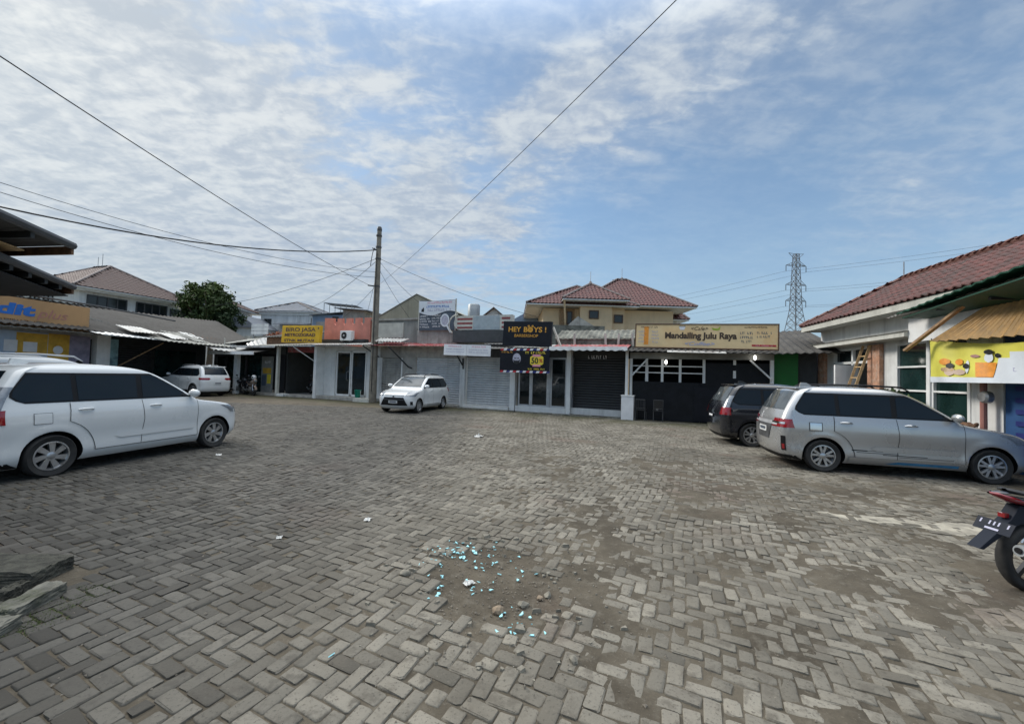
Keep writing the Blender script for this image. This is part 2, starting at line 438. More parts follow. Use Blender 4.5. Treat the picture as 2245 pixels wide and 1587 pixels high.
def build_ground():
    g = MB(); g.add([(-1500, -300, -.25), (1500, -300, -.25), (1500, 2500, -.25), (-1500, 2500, -.25)], [(0, 1, 2, 3)])
    tag(g.build('ground', 'earth'), kind='structure')
    xs = np.concatenate([np.linspace(-26, -7, 60, endpoint=False), np.arange(-7, 6, .045), np.linspace(6, 16, 60)])
    ys = np.concatenate([np.linspace(-6, .6, 20, endpoint=False), np.arange(.6, 8, .042), np.geomspace(8, 32, 90)])
    X, Y = np.meshgrid(xs, ys); Z = hgt(X, Y) + dirt_level(X, Y) - .16 * smooth01(3.38, 3.50, -X) * (1 - smooth01(5.2, 5.6, -X)) * smooth01(2.62, 2.75, Y) * (1 - smooth01(3.12, 3.2, Y)) - .022 * pit(X, Y) + .012 * pit(X, Y) * (fbm(X * 7, Y * 7, 91, 3) - .3)
    V = np.stack([X, Y, Z], -1).reshape(-1, 3); ny, nx = X.shape
    idx = np.arange(ny * nx).reshape(ny, nx)
    Fq = np.stack([idx[:-1, :-1], idx[:-1, 1:], idx[1:, 1:], idx[1:, :-1]], -1).reshape(-1, 4)
    me = bpy.data.meshes.new('paved_lot'); me.from_pydata(V.tolist(), [], Fq.tolist()); me.materials.append(MATS['dirt_bed'])
    me.polygons.foreach_set('use_smooth', [True] * len(me.polygons))
    lot = tag(obj('paved_lot', me), kind='structure')
    # herringbone blocks
    w, th = .0965, R(-24)
    a, b = np.meshgrid(np.arange(-360, 360), np.arange(-360, 360), indexing='ij'); k = (a - b) % 4
    hx = (a[k == 0] + 1.0) * w; hy = (b[k == 0] + .5) * w; vx = (a[k == 3] + .5) * w; vy = (b[k == 3] + 1.0) * w
    px = np.concatenate([hx, vx]); py = np.concatenate([hy, vy]); ang = np.concatenate([np.zeros(len(hx)), np.full(len(vx), math.pi / 2)])
    def warp(p, q):
        x = p * math.cos(th) - q * math.sin(th); y = p * math.sin(th) + q * math.cos(th) + 9.0
        dx = .5 * (fbm(x * .22, y * .22, 5, 2) - .5) + .05 * (fbm(x * 1.1, y * 1.1, 6, 2) - .5)
        dy = .5 * (fbm(x * .22, y * .22, 8, 2) - .5) + .05 * (fbm(x * 1.1, y * 1.1, 9, 2) - .5)
        return x + dx, y + dy
    X, Y = warp(px, py); e = .02
    X2, Y2 = warp(px + np.cos(ang) * e, py + np.sin(ang) * e); A = np.arctan2(Y2 - Y, X2 - X)
    keep = (Y > .3) & (Y < 19.5) & (np.abs(X) < 1.32 * Y + 2.6) & (Y + .40 * X < 19.6) & (X < 10.2 + .2 * (Y - 8)) & (X > -21)
    keep &= ~((X < -3.35) & (Y > 2.45) & (Y < 3.5) & (X > -6)) & (pit(X, Y) < .35 + .3 * rng.random(len(X)))
    keep &= rng.random(len(X)) > .02 * damage(X, Y)
    X, Y, A = X[keep], Y[keep], A[keep]; N = len(X)
    D = damage(X, Y); A = A + rng.normal(0, .012, N) + rng.normal(0, .05, N) * D
    Z = hgt(X, Y) + rng.normal(0, .0018, N) + rng.normal(0, .0035, N) * D
    tx = rng.normal(0, .008, N) + rng.normal(0, .022, N) * D; ty = rng.normal(0, .008, N) + rng.normal(0, .022, N) * D
    gap = .0024 + .0028 * rng.random(N); tone = np.clip(.60 + rng.normal(0, .24, N), 0, 1)
    half = rng.random(N) < .10 * (1 + D)                       # some blocks are cut or broken in half
    L = np.where(half, .04 + .03 * rng.random(N), .0965) - gap; Wd = .04825 - gap
    depth = X * 0 + np.hypot(X, Y)
    Fz = (Y > 1.2) & (np.abs(X / Y) < 1.24) & (Y > 1.72)
    order = np.argsort(np.where(Fz, depth, 1e9)); own = np.zeros(N, bool); own[order[:300]] = True
    def block(l, wd, r, sub):
        """local verts of one block, top centre at origin"""
        if sub:
            c1, c2 = .006 + .010 * r.random(), .005 + .006 * r.random()
            def ring(s, z, cc):
                lx, ly = l - s, wd - s
                pts = [(lx, -ly + cc), (lx, ly - cc), (lx - cc, ly), (-lx + cc, ly), (-lx, ly - cc), (-lx, -ly + cc), (-lx + cc, -ly), (lx - cc, -ly)]
                return [(x + r.normal(0, .0026), y + r.normal(0, .0026), z + r.normal(0, .0009)) for x, y in pts]
            vs = ring(0, -.05, c1) + ring(0, -c2 * .8, c1) + ring(c2 * .45, -c2 * .2, c1) + ring(c2 * 1.1, 0, c1)
            n = 8; fs = [(i + q * n, (i + 1) % n + q * n, (i + 1) % n + (q + 1) * n, i + (q + 1) * n) for q in range(3) for i in range(n)] + [tuple(range(24, 32))]
        else:
            def ring(s, z): return [(l - s, -wd + s, z), (l - s, wd - s, z), (-l + s, wd - s, z), (-l + s, -wd + s, z)]
            vs = ring(0, -.03) + ring(0, -.006) + ring(.007, 0); n = 4
            fs = [(i + q * n, (i + 1) % n + q * n, (i + 1) % n + (q + 1) * n, i + (q + 1) * n) for q in range(2) for i in range(n)] + [(8, 9, 10, 11)]
        return vs, fs
    # the nearest blocks: objects of their own sharing a few meshes
    var = []
    for i in range(14):
        vs, fs = block(.0930, .0447, rng, True); me = bpy.data.meshes.new('paver'); me.from_pydata(vs, [], fs); me.materials.append(MATS['paver'])
        at_ = me.attributes.new('tone', 'FLOAT', 'POINT'); at_.data.foreach_set('value', [(i + .5) / 14] * len(vs)); me.polygons.foreach_set('use_smooth', [True] * len(me.polygons)); me.set_sharp_from_angle(angle=R(50)); var.append(me)
    for i in np.where(own)[0]:
        o = obj('paver', var[int(tone[i] * 13.99)], lot, (X[i], Y[i], Z[i])); o.rotation_euler = (tx[i], ty[i], A[i])
        if half[i]: o.scale = (L[i] / .0930, 1, 1)
    # all the other blocks, one part
    for sub, sel in ((True, (~own) & (Y < 7)), (False, (~own) & (Y >= 7))):
        ii = np.where(sel)[0]; tmpl = [block(.1, .05, rng, sub) for _ in range(24)]
        nv = len(tmpl[0][0]); T = np.array([t_[0] for t_ in tmpl]); fs0 = tmpl[0][1]
        v = T[rng.integers(0, 24, len(ii))].copy(); v[:, :, 0] *= (L[ii] / .1)[:, None]; v[:, :, 1] *= (Wd[ii] / .05)[:, None] if np.ndim(Wd) else Wd / .05
        ca, sa = np.cos(A[ii])[:, None], np.sin(A[ii])[:, None]
        z = v[:, :, 2] + v[:, :, 0] * -ty[ii][:, None] + v[:, :, 1] * tx[ii][:, None] + Z[ii][:, None]
        x = v[:, :, 0] * ca - v[:, :, 1] * sa + X[ii][:, None]; y = v[:, :, 0] * sa + v[:, :, 1] * ca + Y[ii][:, None]
        V = np.stack([x, y, z], -1).reshape(-1, 3)
        me = bpy.data.meshes.new('paver_field'); off = (np.arange(len(ii)) * nv)
        quads = np.array([f for f in fs0 if len(f) == 4]); allq = (quads[None] + off[:, None, None]).reshape(-1, 4)
        big = np.array([f for f in fs0 if len(f) == 8])
        loops = allq.reshape(-1); starts = np.arange(len(allq)) * 4
        if len(big):
            b8 = (big[None] + off[:, None, None]).reshape(-1, 8); starts = np.concatenate([starts, len(loops) + np.arange(len(b8)) * 8]); loops = np.concatenate([loops, b8.reshape(-1)])
        me.vertices.add(len(V)); me.vertices.foreach_set('co', V.ravel())
        me.loops.add(len(loops)); me.loops.foreach_set('vertex_index', loops.astype(np.int32))
        me.polygons.add(len(starts)); me.polygons.foreach_set('loop_start', starts.astype(np.int32))
        me.polygons.foreach_set('use_smooth', np.ones(len(starts), bool)); me.update(calc_edges=True); me.validate()
        if sub: me.set_sharp_from_angle(angle=R(50))
        else: me.polygons.foreach_set('use_smooth', np.zeros(len(me.polygons), bool))
        at_ = me.attributes.new('tone', 'FLOAT', 'POINT'); at_.data.foreach_set('value', np.repeat(tone[ii], nv).astype(np.float32))
        me.materials.append(MATS['paver']); tag(obj('paver_field', me, lot), kind='stuff')
    return lot
LOT = build_ground()
# ------------------------------------------------------------------ shop row (runs obliquely across the back of the lot)
ROW = math.atan(-.40); RU = Vector((math.cos(ROW), math.sin(ROW), 0)); RN = Vector((math.sin(ROW), -math.cos(ROW), 0)); RO = Vector((0, 20.3, 0))
def rowp(s, off=0, z=0): return RO + RU * s + RN * off + Vector((0, 0, z))
def unit(name, label, cat, s, off=0, z=0, group=None): return thing(name, label, cat, rowp(s, off, z), ROW, group)
def scribble(parent, m, x0, x1, z, h, y, name='lettering', seed=1, lo=.5, hi=1.4):
    """a line of small printing too coarse to read"""
    r = random.Random(seed); b = MB(); x = x0
    while x < x1 - h * .3:
        w = h * r.uniform(lo, hi) * .55
        if r.random() < .16: x += h * .5; continue
        if r.random() < .5: b.box(x, min(x + w, x1), y - .004, y, z, z + h * .22); b.box(x, x + w * .35, y - .004, y, z + h * .22, z + h)
        else: b.box(x, min(x + w, x1), y - .004, y, z + h * .75, z + h); b.box(x + w * .3, x + w * .65, y - .004, y, z, z + h * .75)
        x += w + h * .16
    return tag(b.build(name, m, parent), kind='stuff')
def shutter(parent, x0, x1, z0, z1, m, y=0.0, pitch=.12):
    n = int((z1 - z0) / pitch); P = []
    for i in range(n):
        z = z0 + i * pitch
        for dz, dy in ((0, .012), (.018, -.030), (.062, -.036), (.10, -.018)): P.append([(x0, y + dy, z + dz), (x1, y + dy, z + dz)])
    P.append([(x0, y, z1), (x1, y, z1)])
    o = MB().grid(P).build('shutter', m, parent)
    B('shutter_bottom_rail', m, o, x0, x1, y - .045, y + .005, z0 - .06, z0 + .005)
    return o
def plinth(parent, x0, x1, z1, y0=-.55, m='concrete'): return B('step', m, parent, x0, x1, y0, .02, -.05, z1, bevel=.012)

# --- phone shop / workshop with glass doors at the far left of the row
t = unit('shop', 'dark glass fronted shop with white fascia canopy at left end of the row', 'shop', -22.2)
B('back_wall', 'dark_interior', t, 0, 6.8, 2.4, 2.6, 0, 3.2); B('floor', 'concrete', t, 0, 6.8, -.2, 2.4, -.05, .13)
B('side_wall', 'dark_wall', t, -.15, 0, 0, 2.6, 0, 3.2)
for i, x in enumerate((.15, 1.15, 2.15)):
    d = B('glass_door', 'glass_teal', t, x, x + .92, .02, .05, .13, 2.5)
    MB().box(x, x + .06, -.02, .09, .13, 2.5).box(x + .86, x + .92, -.02, .09, .13, 2.5).box(x, x + .92, -.02, .09, 2.42, 2.5).build('frame', 'dark_grey', d)
B('column', 'white_paint', t, 3.52, 3.78, -1.1, -.85, 0, 2.62)
B('window_panel', 'glass_teal', t, 3.3, 4.6, .02, .06, .13, 2.6)
p = B('poster_panel', 'grey_wall', t, 4.65, 5.65, -.04, .04, .13, 2.45)
B('print', 'poster_gold', p, 4.8, 5.55, -.05, -.042, 1.35, 1.7); B('print', 'ink_yellow', p, 5.2, 5.55, -.05, -.042, .7, 1.3); B('print', 'ink_slate', p, 4.72, 5.1, -.05, -.042, .55, 1.25)
scribble(p, 'ink_white', 4.8, 5.5, 2.0, .14, -.042, seed=4)
B('door', 'dark_interior', t, 5.7, 6.6, .1, .14, .13, 2.5)
c = MB().sheet((1.9, -1.6, 2.62), (6.0, -1.6, 2.62), (6.0, .1, 3.0), (1.9, .1, 3.0), .04).build('canopy', 'asbestos', t)
B('fascia', 'white_paint', c, 1.9, 6.0, -1.66, -1.6, 2.48, 2.68)
MB().box(0, 6.8, -.05, .1, 2.6, 3.1).build('lintel', 'dark_wall', t)
MB().box(-.1, 7.0, -.6, -.2, -.05, .1).build('step', 'concrete', t)
MB().sheet((-2.4, -1.3, 3.05), (3.0, -1.5, 3.15), (3.6, 2.9, 4.1), (-2.4, 2.9, 3.8), .03, wave=(22, .022)).build('roof', 'asbestos_light', t)
B('fascia_board', 'asbestos_light', t, -1.3, 5.2, 2.85, 2.95, 3.85, 4.1)
# --- open bay with the yellow sign
t = unit('open_bay', 'unlit open shop bay between the white post and the white pillar', 'shop', -15.35)
B('post', 'off_white', t, 0, .16, -.75, -.59, 0, 3.06)
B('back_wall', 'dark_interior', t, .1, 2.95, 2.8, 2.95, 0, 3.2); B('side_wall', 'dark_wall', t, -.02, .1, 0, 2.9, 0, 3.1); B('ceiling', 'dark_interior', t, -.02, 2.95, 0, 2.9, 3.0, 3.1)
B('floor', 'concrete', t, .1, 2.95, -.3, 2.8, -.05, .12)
B('lintel', 'red_zinc', t, .1, 2.95, -.04, .06, 2.72, 3.06)
B('step_block', 'white_wall', t, .2, .75, -.8, -.35, 0, .16, bevel=.01); B('brace_foot', 'concrete', t, .2, 2.9, -.6, -.3, -.05, .1)
MB().beam((2.9, -.06, 1.95), (1.75, -1.05, 3.0), .05).build('brace', 'white_paint', t)
a = MB().sheet((-3.3, -1.1, 2.98), (3.05, -1.1, 3.14), (3.05, .3, 3.34), (-3.3, .3, 3.22), .02, wave=(30, .02)).build('awning', 'asbestos_light', t)
B('awning_edge', 'zinc', a, -3.3, .6, -1.39, -1.36, 2.93, 3.05)
MB().box(-2.3, 1.2, .3, .4, 3.2, 3.75).build('roof_wall', 'rust', t)
MB().sheet((-2.4, .1, 3.72), (1.3, .1, 3.78), (1.3, 2.6, 4.35), (-2.4, 2.6, 4.3), .03, wave=(14, .02)).build('roof', 'asbestos', t)
# --- white shop with double glass door and pink battlement parapet
t = unit('shop', 'white walled shop with double glass door under a pink battlement parapet', 'shop', -12.4)
B('pillar', 'white_paint', t, 0, .2, -.62, .1, 0, 3.06)
MB().box(.2, 1.08, -.02, .2, .1, 3.1).box(3.42, 4.5, -.02, .2, .1, 3.1).box(1.08, 3.42, -.02, .2, 2.86, 3.1).build('wall', 'white_wall', t)
plinth(t, 0, 3.35, .18); MB().box(3.3, 4.4, -.9, .0, -.05, .17).build('step', 'off_white', t, bevel=.012)
for x in (1.14, 2.28):
    d = B('glass_door', 'glass_dark', t, x, x + 1.08, .05, .08, .2, 2.82)
    MB().box(x, x + .07, 0, .12, .19, 2.84).box(x + 1.01, x + 1.08, 0, .12, .19, 2.84).box(x, x + 1.08, 0, .12, 2.74, 2.84).box(x, x + 1.08, 0, .12, .19, .30).build('frame', 'white_paint', d)
    hx = x + (.97 if x < 2 else .10)
    MB().tube([(hx, -.01, 1.1), (hx - (.09 if x < 2 else -.09), -.09, 1.15), (hx - (.09 if x < 2 else -.09), -.09, 1.6), (hx, -.01, 1.65)], .014, 6).build('handle', 'chrome', d)
MB().sheet((.1, -.95, 3.14), (4.6, -.95, 3.16), (4.6, .1, 3.36), (.1, .1, 3.34), .02, wave=(26, .018)).build('awning', 'zinc', t)
pr = [(0.1, 3.3), (3.55, 3.3)]; mer = []
x = 3.55; z0, z1 = 4.35, 4.78
for i in range(4):
    mer += [(x, z1), (x - .42, z1), (x - .42, z0 + .15), (x - .55, z0), (x - .68, z0 + .15)]; x -= .68
mer += [(x, z1 + .02), (.1, z1 + .05)]
MB().prism(pr + mer, 'y', -.02, .12).build('parapet', 'pink_wall', t)
MB().box(.14, .24, .13, 3.2, 3.3, 4.7).build('side_parapet', 'pink_wall', t); B('dark_gutter', 'dark_wall', t, .1, 3.5, -.35, -.04, 3.34, 3.50)
MB().beam((4.3, -.05, 2.5), (3.95, -1.05, 3.1), .05).build('brace', 'black_metal', t)
# --- old rolling shutter shop behind the pole
t = unit('shop', 'narrow shop with stained old rolling shutter behind the utility pole', 'shop', -7.95)
shutter(t, .05, 1.38, .02, 2.48, 'shutter_old', .06)
B('lintel', 'concrete', t, -.05, 2.35, -.06, .12, 2.48, 3.12); B('frame_post', 'white_paint', t, 1.38, 1.46, -.05, .1, 0, 2.48)
B('wall', 'concrete', t, 1.46, 2.32, -.03, .12, 0, 2.48)
MB().beam((1.85, -.06, 2.0), (1.25, -1.05, 3.05), .06).beam((1.85, -.06, 2.0), (2.1, -.06, 1.92), .07).build('brace', 'black_metal', t)
MB().sheet((-.2, -.95, 3.12), (2.4, -.95, 3.10), (2.4, .1, 3.32), (-.2, .1, 3.36), .02, wave=(14, .016)).build('awning', 'red_zinc', t)
MB().box(-.95, 2.3, .12, .3, 3.2, 4.62).build('parapet', 'grey_wall', t); B('parapet_panel', 'off_white', t, -.5, 1.35, .05, .119, 3.62, 4.45)
B('parapet_cap', 'concrete', t, -1.0, 2.35, .04, .36, 4.60, 4.70)
MB().sheet((.2, -.9, 3.34), (2.0, -.95, 3.30), (2.1, -.3, 3.52), (.1, -.3, 3.56), .01, wave=(9, .03)).build('loose_sheet', 'zinc', t)
# --- shutter shop with the racket banner
t = unit('shop', 'grey rolling shutter shop directly behind the parked white hatchback MPV', 'shop', -5.66)
shutter(t, .06, 2.75, .1, 2.53, 'shutter_grey', .06)
B('lintel', 'concrete', t, -.03, 2.9, -.05, .12, 2.53, 3.1); plinth(t, 0, 2.9, .09, -.35)
B('pillar', 'white_wall', t, 2.86, 3.14, -.18, .1, 0, 2.75)
MB().sheet((-.1, -.95, 3.10), (3.2, -1.15, 3.06), (3.2, .1, 3.28), (-.1, .1, 3.30), .02, wave=(18, .016)).build('awning', 'red_zinc', t)
MB().box(0, 2.55, .06, .22, 3.2, 4.02).build('parapet', 'concrete', t); B('parapet_cap', 'old_concrete', t, -.02, 2.57, .02, .26, 4.02, 4.08)
MB().beam((3.0, -.2, 2.15), (2.88, -1.05, 3.0), .05).beam((3.05, -.2, 1.95), (3.05, -.25, 2.5), .06).build('brace', 'black_metal', t)
# --- light shutter shop under the striped parapet
t = unit('shop', 'pale grey rolling shutter shop under the red and white striped parapet', 'shop', -2.5)
shutter(t, .02, 2.42, .20, 2.58, 'shutter_grey', .06)
B('lintel', 'dark_grey', t, -.02, 2.6, -.04, .12, 2.58, 3.02); B('sill', 'white_paint', t, -.02, 2.45, -.25, .02, .0, .13)
B('pillar', 'white_paint', t, 2.5, 2.76, -.2, .1, 0, 2.9)
MB().sheet((-.1, -.95, 3.06), (2.9, -.95, 3.03), (2.9, .1, 3.25), (-.1, .1, 3.28), .02, wave=(16, .012)).build('awning', 'black_metal', t)
MB().box(-.62, 2.6, -.5, .1, 3.3, 3.9).build('lower_parapet', 'dark_grey', t)
arc = [(-.35 + .35 * math.cos(a), 4.32 + .36 * math.sin(a)) for a in [math.pi / 2 + i * math.pi / 8 for i in range(9)]]
up = MB().prism([(2.55, 3.92), (2.55, 4.68)] + arc, 'y', -.28, .05).build('upper_parapet', 'off_white', t)
for z in (4.02, 4.24, 4.46): B('red_stripe', 'stripe_maroon', up, -.5, .38, -.285, -.281, z, z + .10)
for z in (4.02, 4.24, 4.46): B('red_stripe', 'stripe_maroon', up, 2.0, 2.45, -.285, -.281, z, z + .10)
B('panel', 'zinc_blue', up, .42, 1.9, -.290, -.281, 3.95, 4.66)
tb = MB().tube([(-.28 + .5 * math.cos(a) - .16, -.36, 4.22 + .52 * math.sin(a)) for a in [math.pi / 2 + i * math.pi / 10 for i in range(9)]], .035, 6); tb.build('arched_trim', 'off_white', t)
# --- barbershop
t = unit('barbershop', 'barbershop with grey framed glass front and white plinth', 'shop', .3)
B('floor', 'concrete', t, 0, 2.55, 0, 2.8, 0, .2); B('back_wall', 'dark_interior', t, 0, 2.55, 2.8, 2.9, .2, 3.0); MB().box(-.02, .06, .1, 2.9, 0, 3).box(2.5, 2.56, .1, 2.9, 0, 3).build('side_wall', 'dark_wall', t); B('ceiling', 'dark_wall', t, 0, 2.5, .1, 2.8, 2.85, 2.95)
plinth(t, 0, 2.5, .24, -.2, 'white_paint')
for x0, x1 in ((.12, .68), (.78, 1.55), (1.75, 2.45)):
    w = B('window', 'glass_dark', t, x0, x1, .03, .05, .30, 2.55)
    MB().box(x0 - .05, x0 + .03, -.02, .1, .24, 2.6).box(x1 - .03, x1 + .05, -.02, .1, .24, 2.6).box(x0, x1, -.02, .1, .24, .32).box(x0, x1, -.02, .1, 2.52, 2.6).build('frame', 'alu', w)
MB().box(1.62, 1.69, -.05, .1, .24, 2.6).build('mullion', 'alu', t)
B('green_glow_panel', 'green_wall', t, 1.85, 2.4, 1.2, 1.25, 1.1, 1.8)
B('wall_shelf', 'alu', t, .85, 1.2, .8, 1.1, .3, 1.4)
B('lintel', 'dark_grey', t, -.02, 2.55, -.04, .12, 2.6, 3.0)
B('pillar', 'white_paint', t, 2.54, 2.74, -.3, .1, 0, 2.95)
MB().sheet((-.1, -.95, 3.03), (2.9, -.95, 3.0), (2.9, .1, 3.22), (-.1, .1, 3.25), .02, wave=(16, .012)).build('awning', 'zinc', t)
# --- black shutter shop
t = unit('shop', 'black rolling shutter shop between the barbershop and the cafe', 'shop', 3.04)
shutter(t, .02, 2.42, .34, 2.62, 'shutter_dark', .25); B('lintel', 'dark_wall', t, -.02, 2.6, .1, .3, 2.6, 3.05); B('sill', 'white_wall', t, 0, 2.45, -.1, .26, .0, .28)
MB().box(-.02, .02, -.1, .3, 0, 2.7).box(2.42, 2.5, -.1, .3, 0, 2.9).build('jamb', 'alu', t)
scribble(t, 'ink_white', .72, 1.55, 2.58, .15, .09, 'sticker_lettering', 8)
x = 0
aw = MB().sheet((-.75, -1.3, 3.0), (2.62, -1.3, 2.98), (2.62, .2, 3.25), (-.75, .2, 3.25), .015, wave=(17, .014)).build('awning', 'red_zinc', t)
sc_ = MB()
P = [[], []]
for i in range(61):
    xx = -.75 + 3.37 * i / 60; P[0].append((xx, -1.33, 3.03)); P[1].append((xx, -1.34 - .01 * math.sin(i), 2.90 - .05 * abs(math.sin(i * .52))))
MB().grid(P).build('scalloped_valance', 'white_paint', aw)
MB().box(-.9, 2.9, .25, .5, 3.2, 3.55).build('parapet', 'old_concrete', t)
MB().sheet((-.95, .2, 3.52), (3.0, .2, 3.50), (3.0, 1.5, 4.06), (-.95, 1.5, 4.06), .05, wave=(16, .02)).build('roof', 'old_concrete', t)
for x in (.05, 1.5, 2.05, 2.7): MB().beam((x, .15, 3.15), (x + random.uniform(-.05, .08), .12, 3.75), .09).build('roof_post', 'off_white', t)
MB().beam((-.85, -.4, 4.0), (-.45, -.5, 3.1), .08).build('prop', 'off_white', t)
# --- cafe
t = unit('cafe', 'black fronted cafe with white framed open windows and white diagonal braces', 'cafe', 5.7, .35)
B('post', 'white_paint', t, -.16, -.05, -.5, -.39, 0, 2.9); B('post', 'white_paint', t, .0, .10, -.2, -.1, 0, 2.7); B('post', 'white_paint', t, 5.2, 5.32, -.2, -.08, 0, 2.7)
B('beam', 'grey_wall', t, .0, 5.32, -.22, -.06, 2.58, 2.84)
MB().beam((.08, -.25, 1.85), (.72, -.25, 2.58), .10, .06).build('brace', 'white_paint', t); MB().beam((5.22, -.25, 1.85), (4.5, -.25, 2.58), .10, .06).build('brace', 'white_paint', t)
B('front_panel', 'black_panel', t, .1, 2.75, -.06, 0, 0, 1.62); B('front_panel', 'black_panel', t, 2.76, 5.25, -.03, .03, 0, 1.62); B('upper_panel', 'black_panel', t, 2.95, 5.2, -.04, .02, 1.62, 2.45)
B('door', 'sign_black', t, 2.55, 3.35, -.09, -.062, .05, 1.45)
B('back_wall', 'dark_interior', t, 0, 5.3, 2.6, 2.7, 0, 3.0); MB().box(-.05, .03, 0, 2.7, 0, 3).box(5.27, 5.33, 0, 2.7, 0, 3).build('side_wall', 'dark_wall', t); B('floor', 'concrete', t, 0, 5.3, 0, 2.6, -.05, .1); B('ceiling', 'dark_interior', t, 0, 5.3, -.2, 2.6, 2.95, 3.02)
for x in (.62, 1.25, 1.95, 2.85): B('window_post', 'white_paint', t, x, x + .10, -.05, .02, 1.62, 2.58)
for x in (.35, .95): B('window_post', 'white_paint', t, x + .35, x + .39, -.04, .01, 1.62, 2.3)
for z in (1.98, 2.26): B('window_rail', 'white_paint', t, .1, 2.95, -.045, .015, z, z + .045)
for (x, z0, z1) in ((3.95, 2.38, 2.58), (3.95, 1.85, 2.15)): B('post_stub', 'white_paint', t, x, x + .1, -.08, -.041, z0, z1)
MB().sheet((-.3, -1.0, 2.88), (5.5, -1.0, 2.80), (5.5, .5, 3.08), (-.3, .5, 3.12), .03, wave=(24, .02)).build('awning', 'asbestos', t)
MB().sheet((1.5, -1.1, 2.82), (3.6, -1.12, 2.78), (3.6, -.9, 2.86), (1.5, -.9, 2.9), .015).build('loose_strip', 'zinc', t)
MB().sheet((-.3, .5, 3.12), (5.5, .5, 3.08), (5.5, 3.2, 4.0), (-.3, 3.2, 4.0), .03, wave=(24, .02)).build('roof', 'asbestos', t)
# --- green and grey end bay with asbestos roof
t = unit('end_bay', 'bay with bright green wall and weathered asbestos roof beside the cafe', 'shop', 11.05)
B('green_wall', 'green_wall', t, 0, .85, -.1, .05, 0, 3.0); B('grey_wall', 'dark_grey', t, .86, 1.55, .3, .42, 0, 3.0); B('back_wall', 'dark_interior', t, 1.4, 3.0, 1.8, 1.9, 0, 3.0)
MB().sheet((-.3, -.9, 2.82), (2.2, -.9, 2.88), (1.7, 2.4, 4.05), (-.3, 2.4, 3.95), .03, wave=(9, .025)).build('roof', 'asbestos', t)
B('stool_pile', 'steel', t, 1.75, 2.05, .8, 1.1, 0, 1.4); B('stool_pile', 'white_wall', t, 1.62, 1.95, .4, .7, 1.1, 1.5)

# --- things on and in front of the row
t = unit('kerb', 'mossy concrete kerb along the foot of the shops', 'kerb', -2.4, .95)
for i in range(14):
    B('kerb_stone', 'old_concrete', t, i * .6, i * .6 + .58, -.08, .08, -.04, .045 + .02 * math.sin(i * 2.1), bevel=.01)
t = unit('pedestal', 'white painted box at the foot of the cafe corner post', 'box', 5.45, .95)
B('body', 'ink_white', t, -.02, .48, -.22, .22, 0, .98, bevel=.015); B('cap', 'white_paint', t, -.04, .5, -.24, .24, .98, 1.02, bevel=.008)
def chair(label, s, off, rz, slats):
    t = unit('chair', label, 'chair', s, off, 0, 'chairs outside the cafe'); t.rotation_euler.z += rz
    B('seat', 'black_metal', t, -.2, .2, -.2, .2, .42, .46, bevel=.01)
    for x in (-.18, .18):
        MB().tube([(x, -.18, 0), (x, -.17, .43)], .013).build('leg', 'dark_grey', t); MB().tube([(x, .24, 0), (x, .17, .43), (x, .24, .88)], .013).build('leg', 'dark_grey', t)
    b = MB().tube([(-.18, .24, .87), (.18, .24, .87)], .014).tube([(-.18, .19, .52), (.18, .19, .52)], .012).build('backrest_frame', 'dark_grey', t)
    if slats:
        for i in range(5): MB().tube([(-.13 + i * .065, .195, .53), (-.13 + i * .065, .235, .86)], .009).build('backrest_slat', 'dark_grey', b)
    else: MB().grid([[(-.17, .20, .54), (.17, .20, .54)], [(-.17, .235, .85), (.17, .235, .85)]]).build('backrest_panel', 'black_metal', b)
chair('slat backed metal chair, nearer the white box, by the cafe', 6.22, .95, R(175), True)
chair('solid backed metal chair with a cup on it by the cafe', 6.88, .95, R(185), False)
t = unit('cup', 'white paper cup on the backrest of the solid backed cafe chair', 'cup', 6.86, 1.05, .47)
MB().lathe([(.035, 0), (.05, .13), (.05, .135)], 12).build('body', 'ink_white', t)
for i, (s, z, lab) in enumerate(((7.15, 2.44, 'glowing bulb hanging by the cafe windows'), (10.35, 2.66, 'glowing bulb at the right end of the cafe beam'))):
    t = unit('light_bulb', lab, 'bulb', s, .75, z, 'cafe bulbs')
    MB().lathe([(.02, .12), (.03, .08), (.045, .03), (.052, -.02), (.035, -.06), (.01, -.095)], 14).build('globe', 'bulb', t, smooth=60)
    MB().lathe([(.028, .08), (.028, .15), (.01, .16)], 10).build('socket', 'ink_white', t); MB().tube([(0, 0, .15), (0, .1, .22)], .008, 5).build('cord', 'cable', t)
t = unit('bucket', 'green plastic bucket beside the double glass door', 'bucket', -9.25, .35, .17)
MB().lathe([(.14, 0), (.19, .42), (.20, .43), (.195, .45), (.18, .45), (.13, .02)], 18).build('body', 'bucket_green', t, smooth=40); MB().tube([(.19, 0, .42), (.25, -.05, .25), (.19, 0, .1)], .01, 5).build('handle', 'ink_white', t)
def ac_unit(label, s, off, z, w=.8, rz=0):
    t = unit('air_conditioner', label, 'air conditioner', s, off, z); t.rotation_euler.z += rz
    B('casing', 'white_paint', t, 0, w, 0, .3, 0, .56, bevel=.02)
    o = MB().lathe([(.2, 0), (.2, -.012), (.17, -.012), (.17, 0)], 20, 'y', (w * .38, 0, .28)).build('fan_grille', 'dark_grey', t)
    MB().lathe([(.06, 0), (.05, -.03)], 12, 'y', (w * .38, -.012, .28)).build('fan_hub', 'alu', o)
    MB().box(.08, .14, .02, .28, -.06, 0).box(w - .14, w - .08, .02, .28, -.06, 0).build('foot', 'steel', t)
ac_unit('white air conditioner unit standing before the pink parapet', -10.55, .55, 3.42)
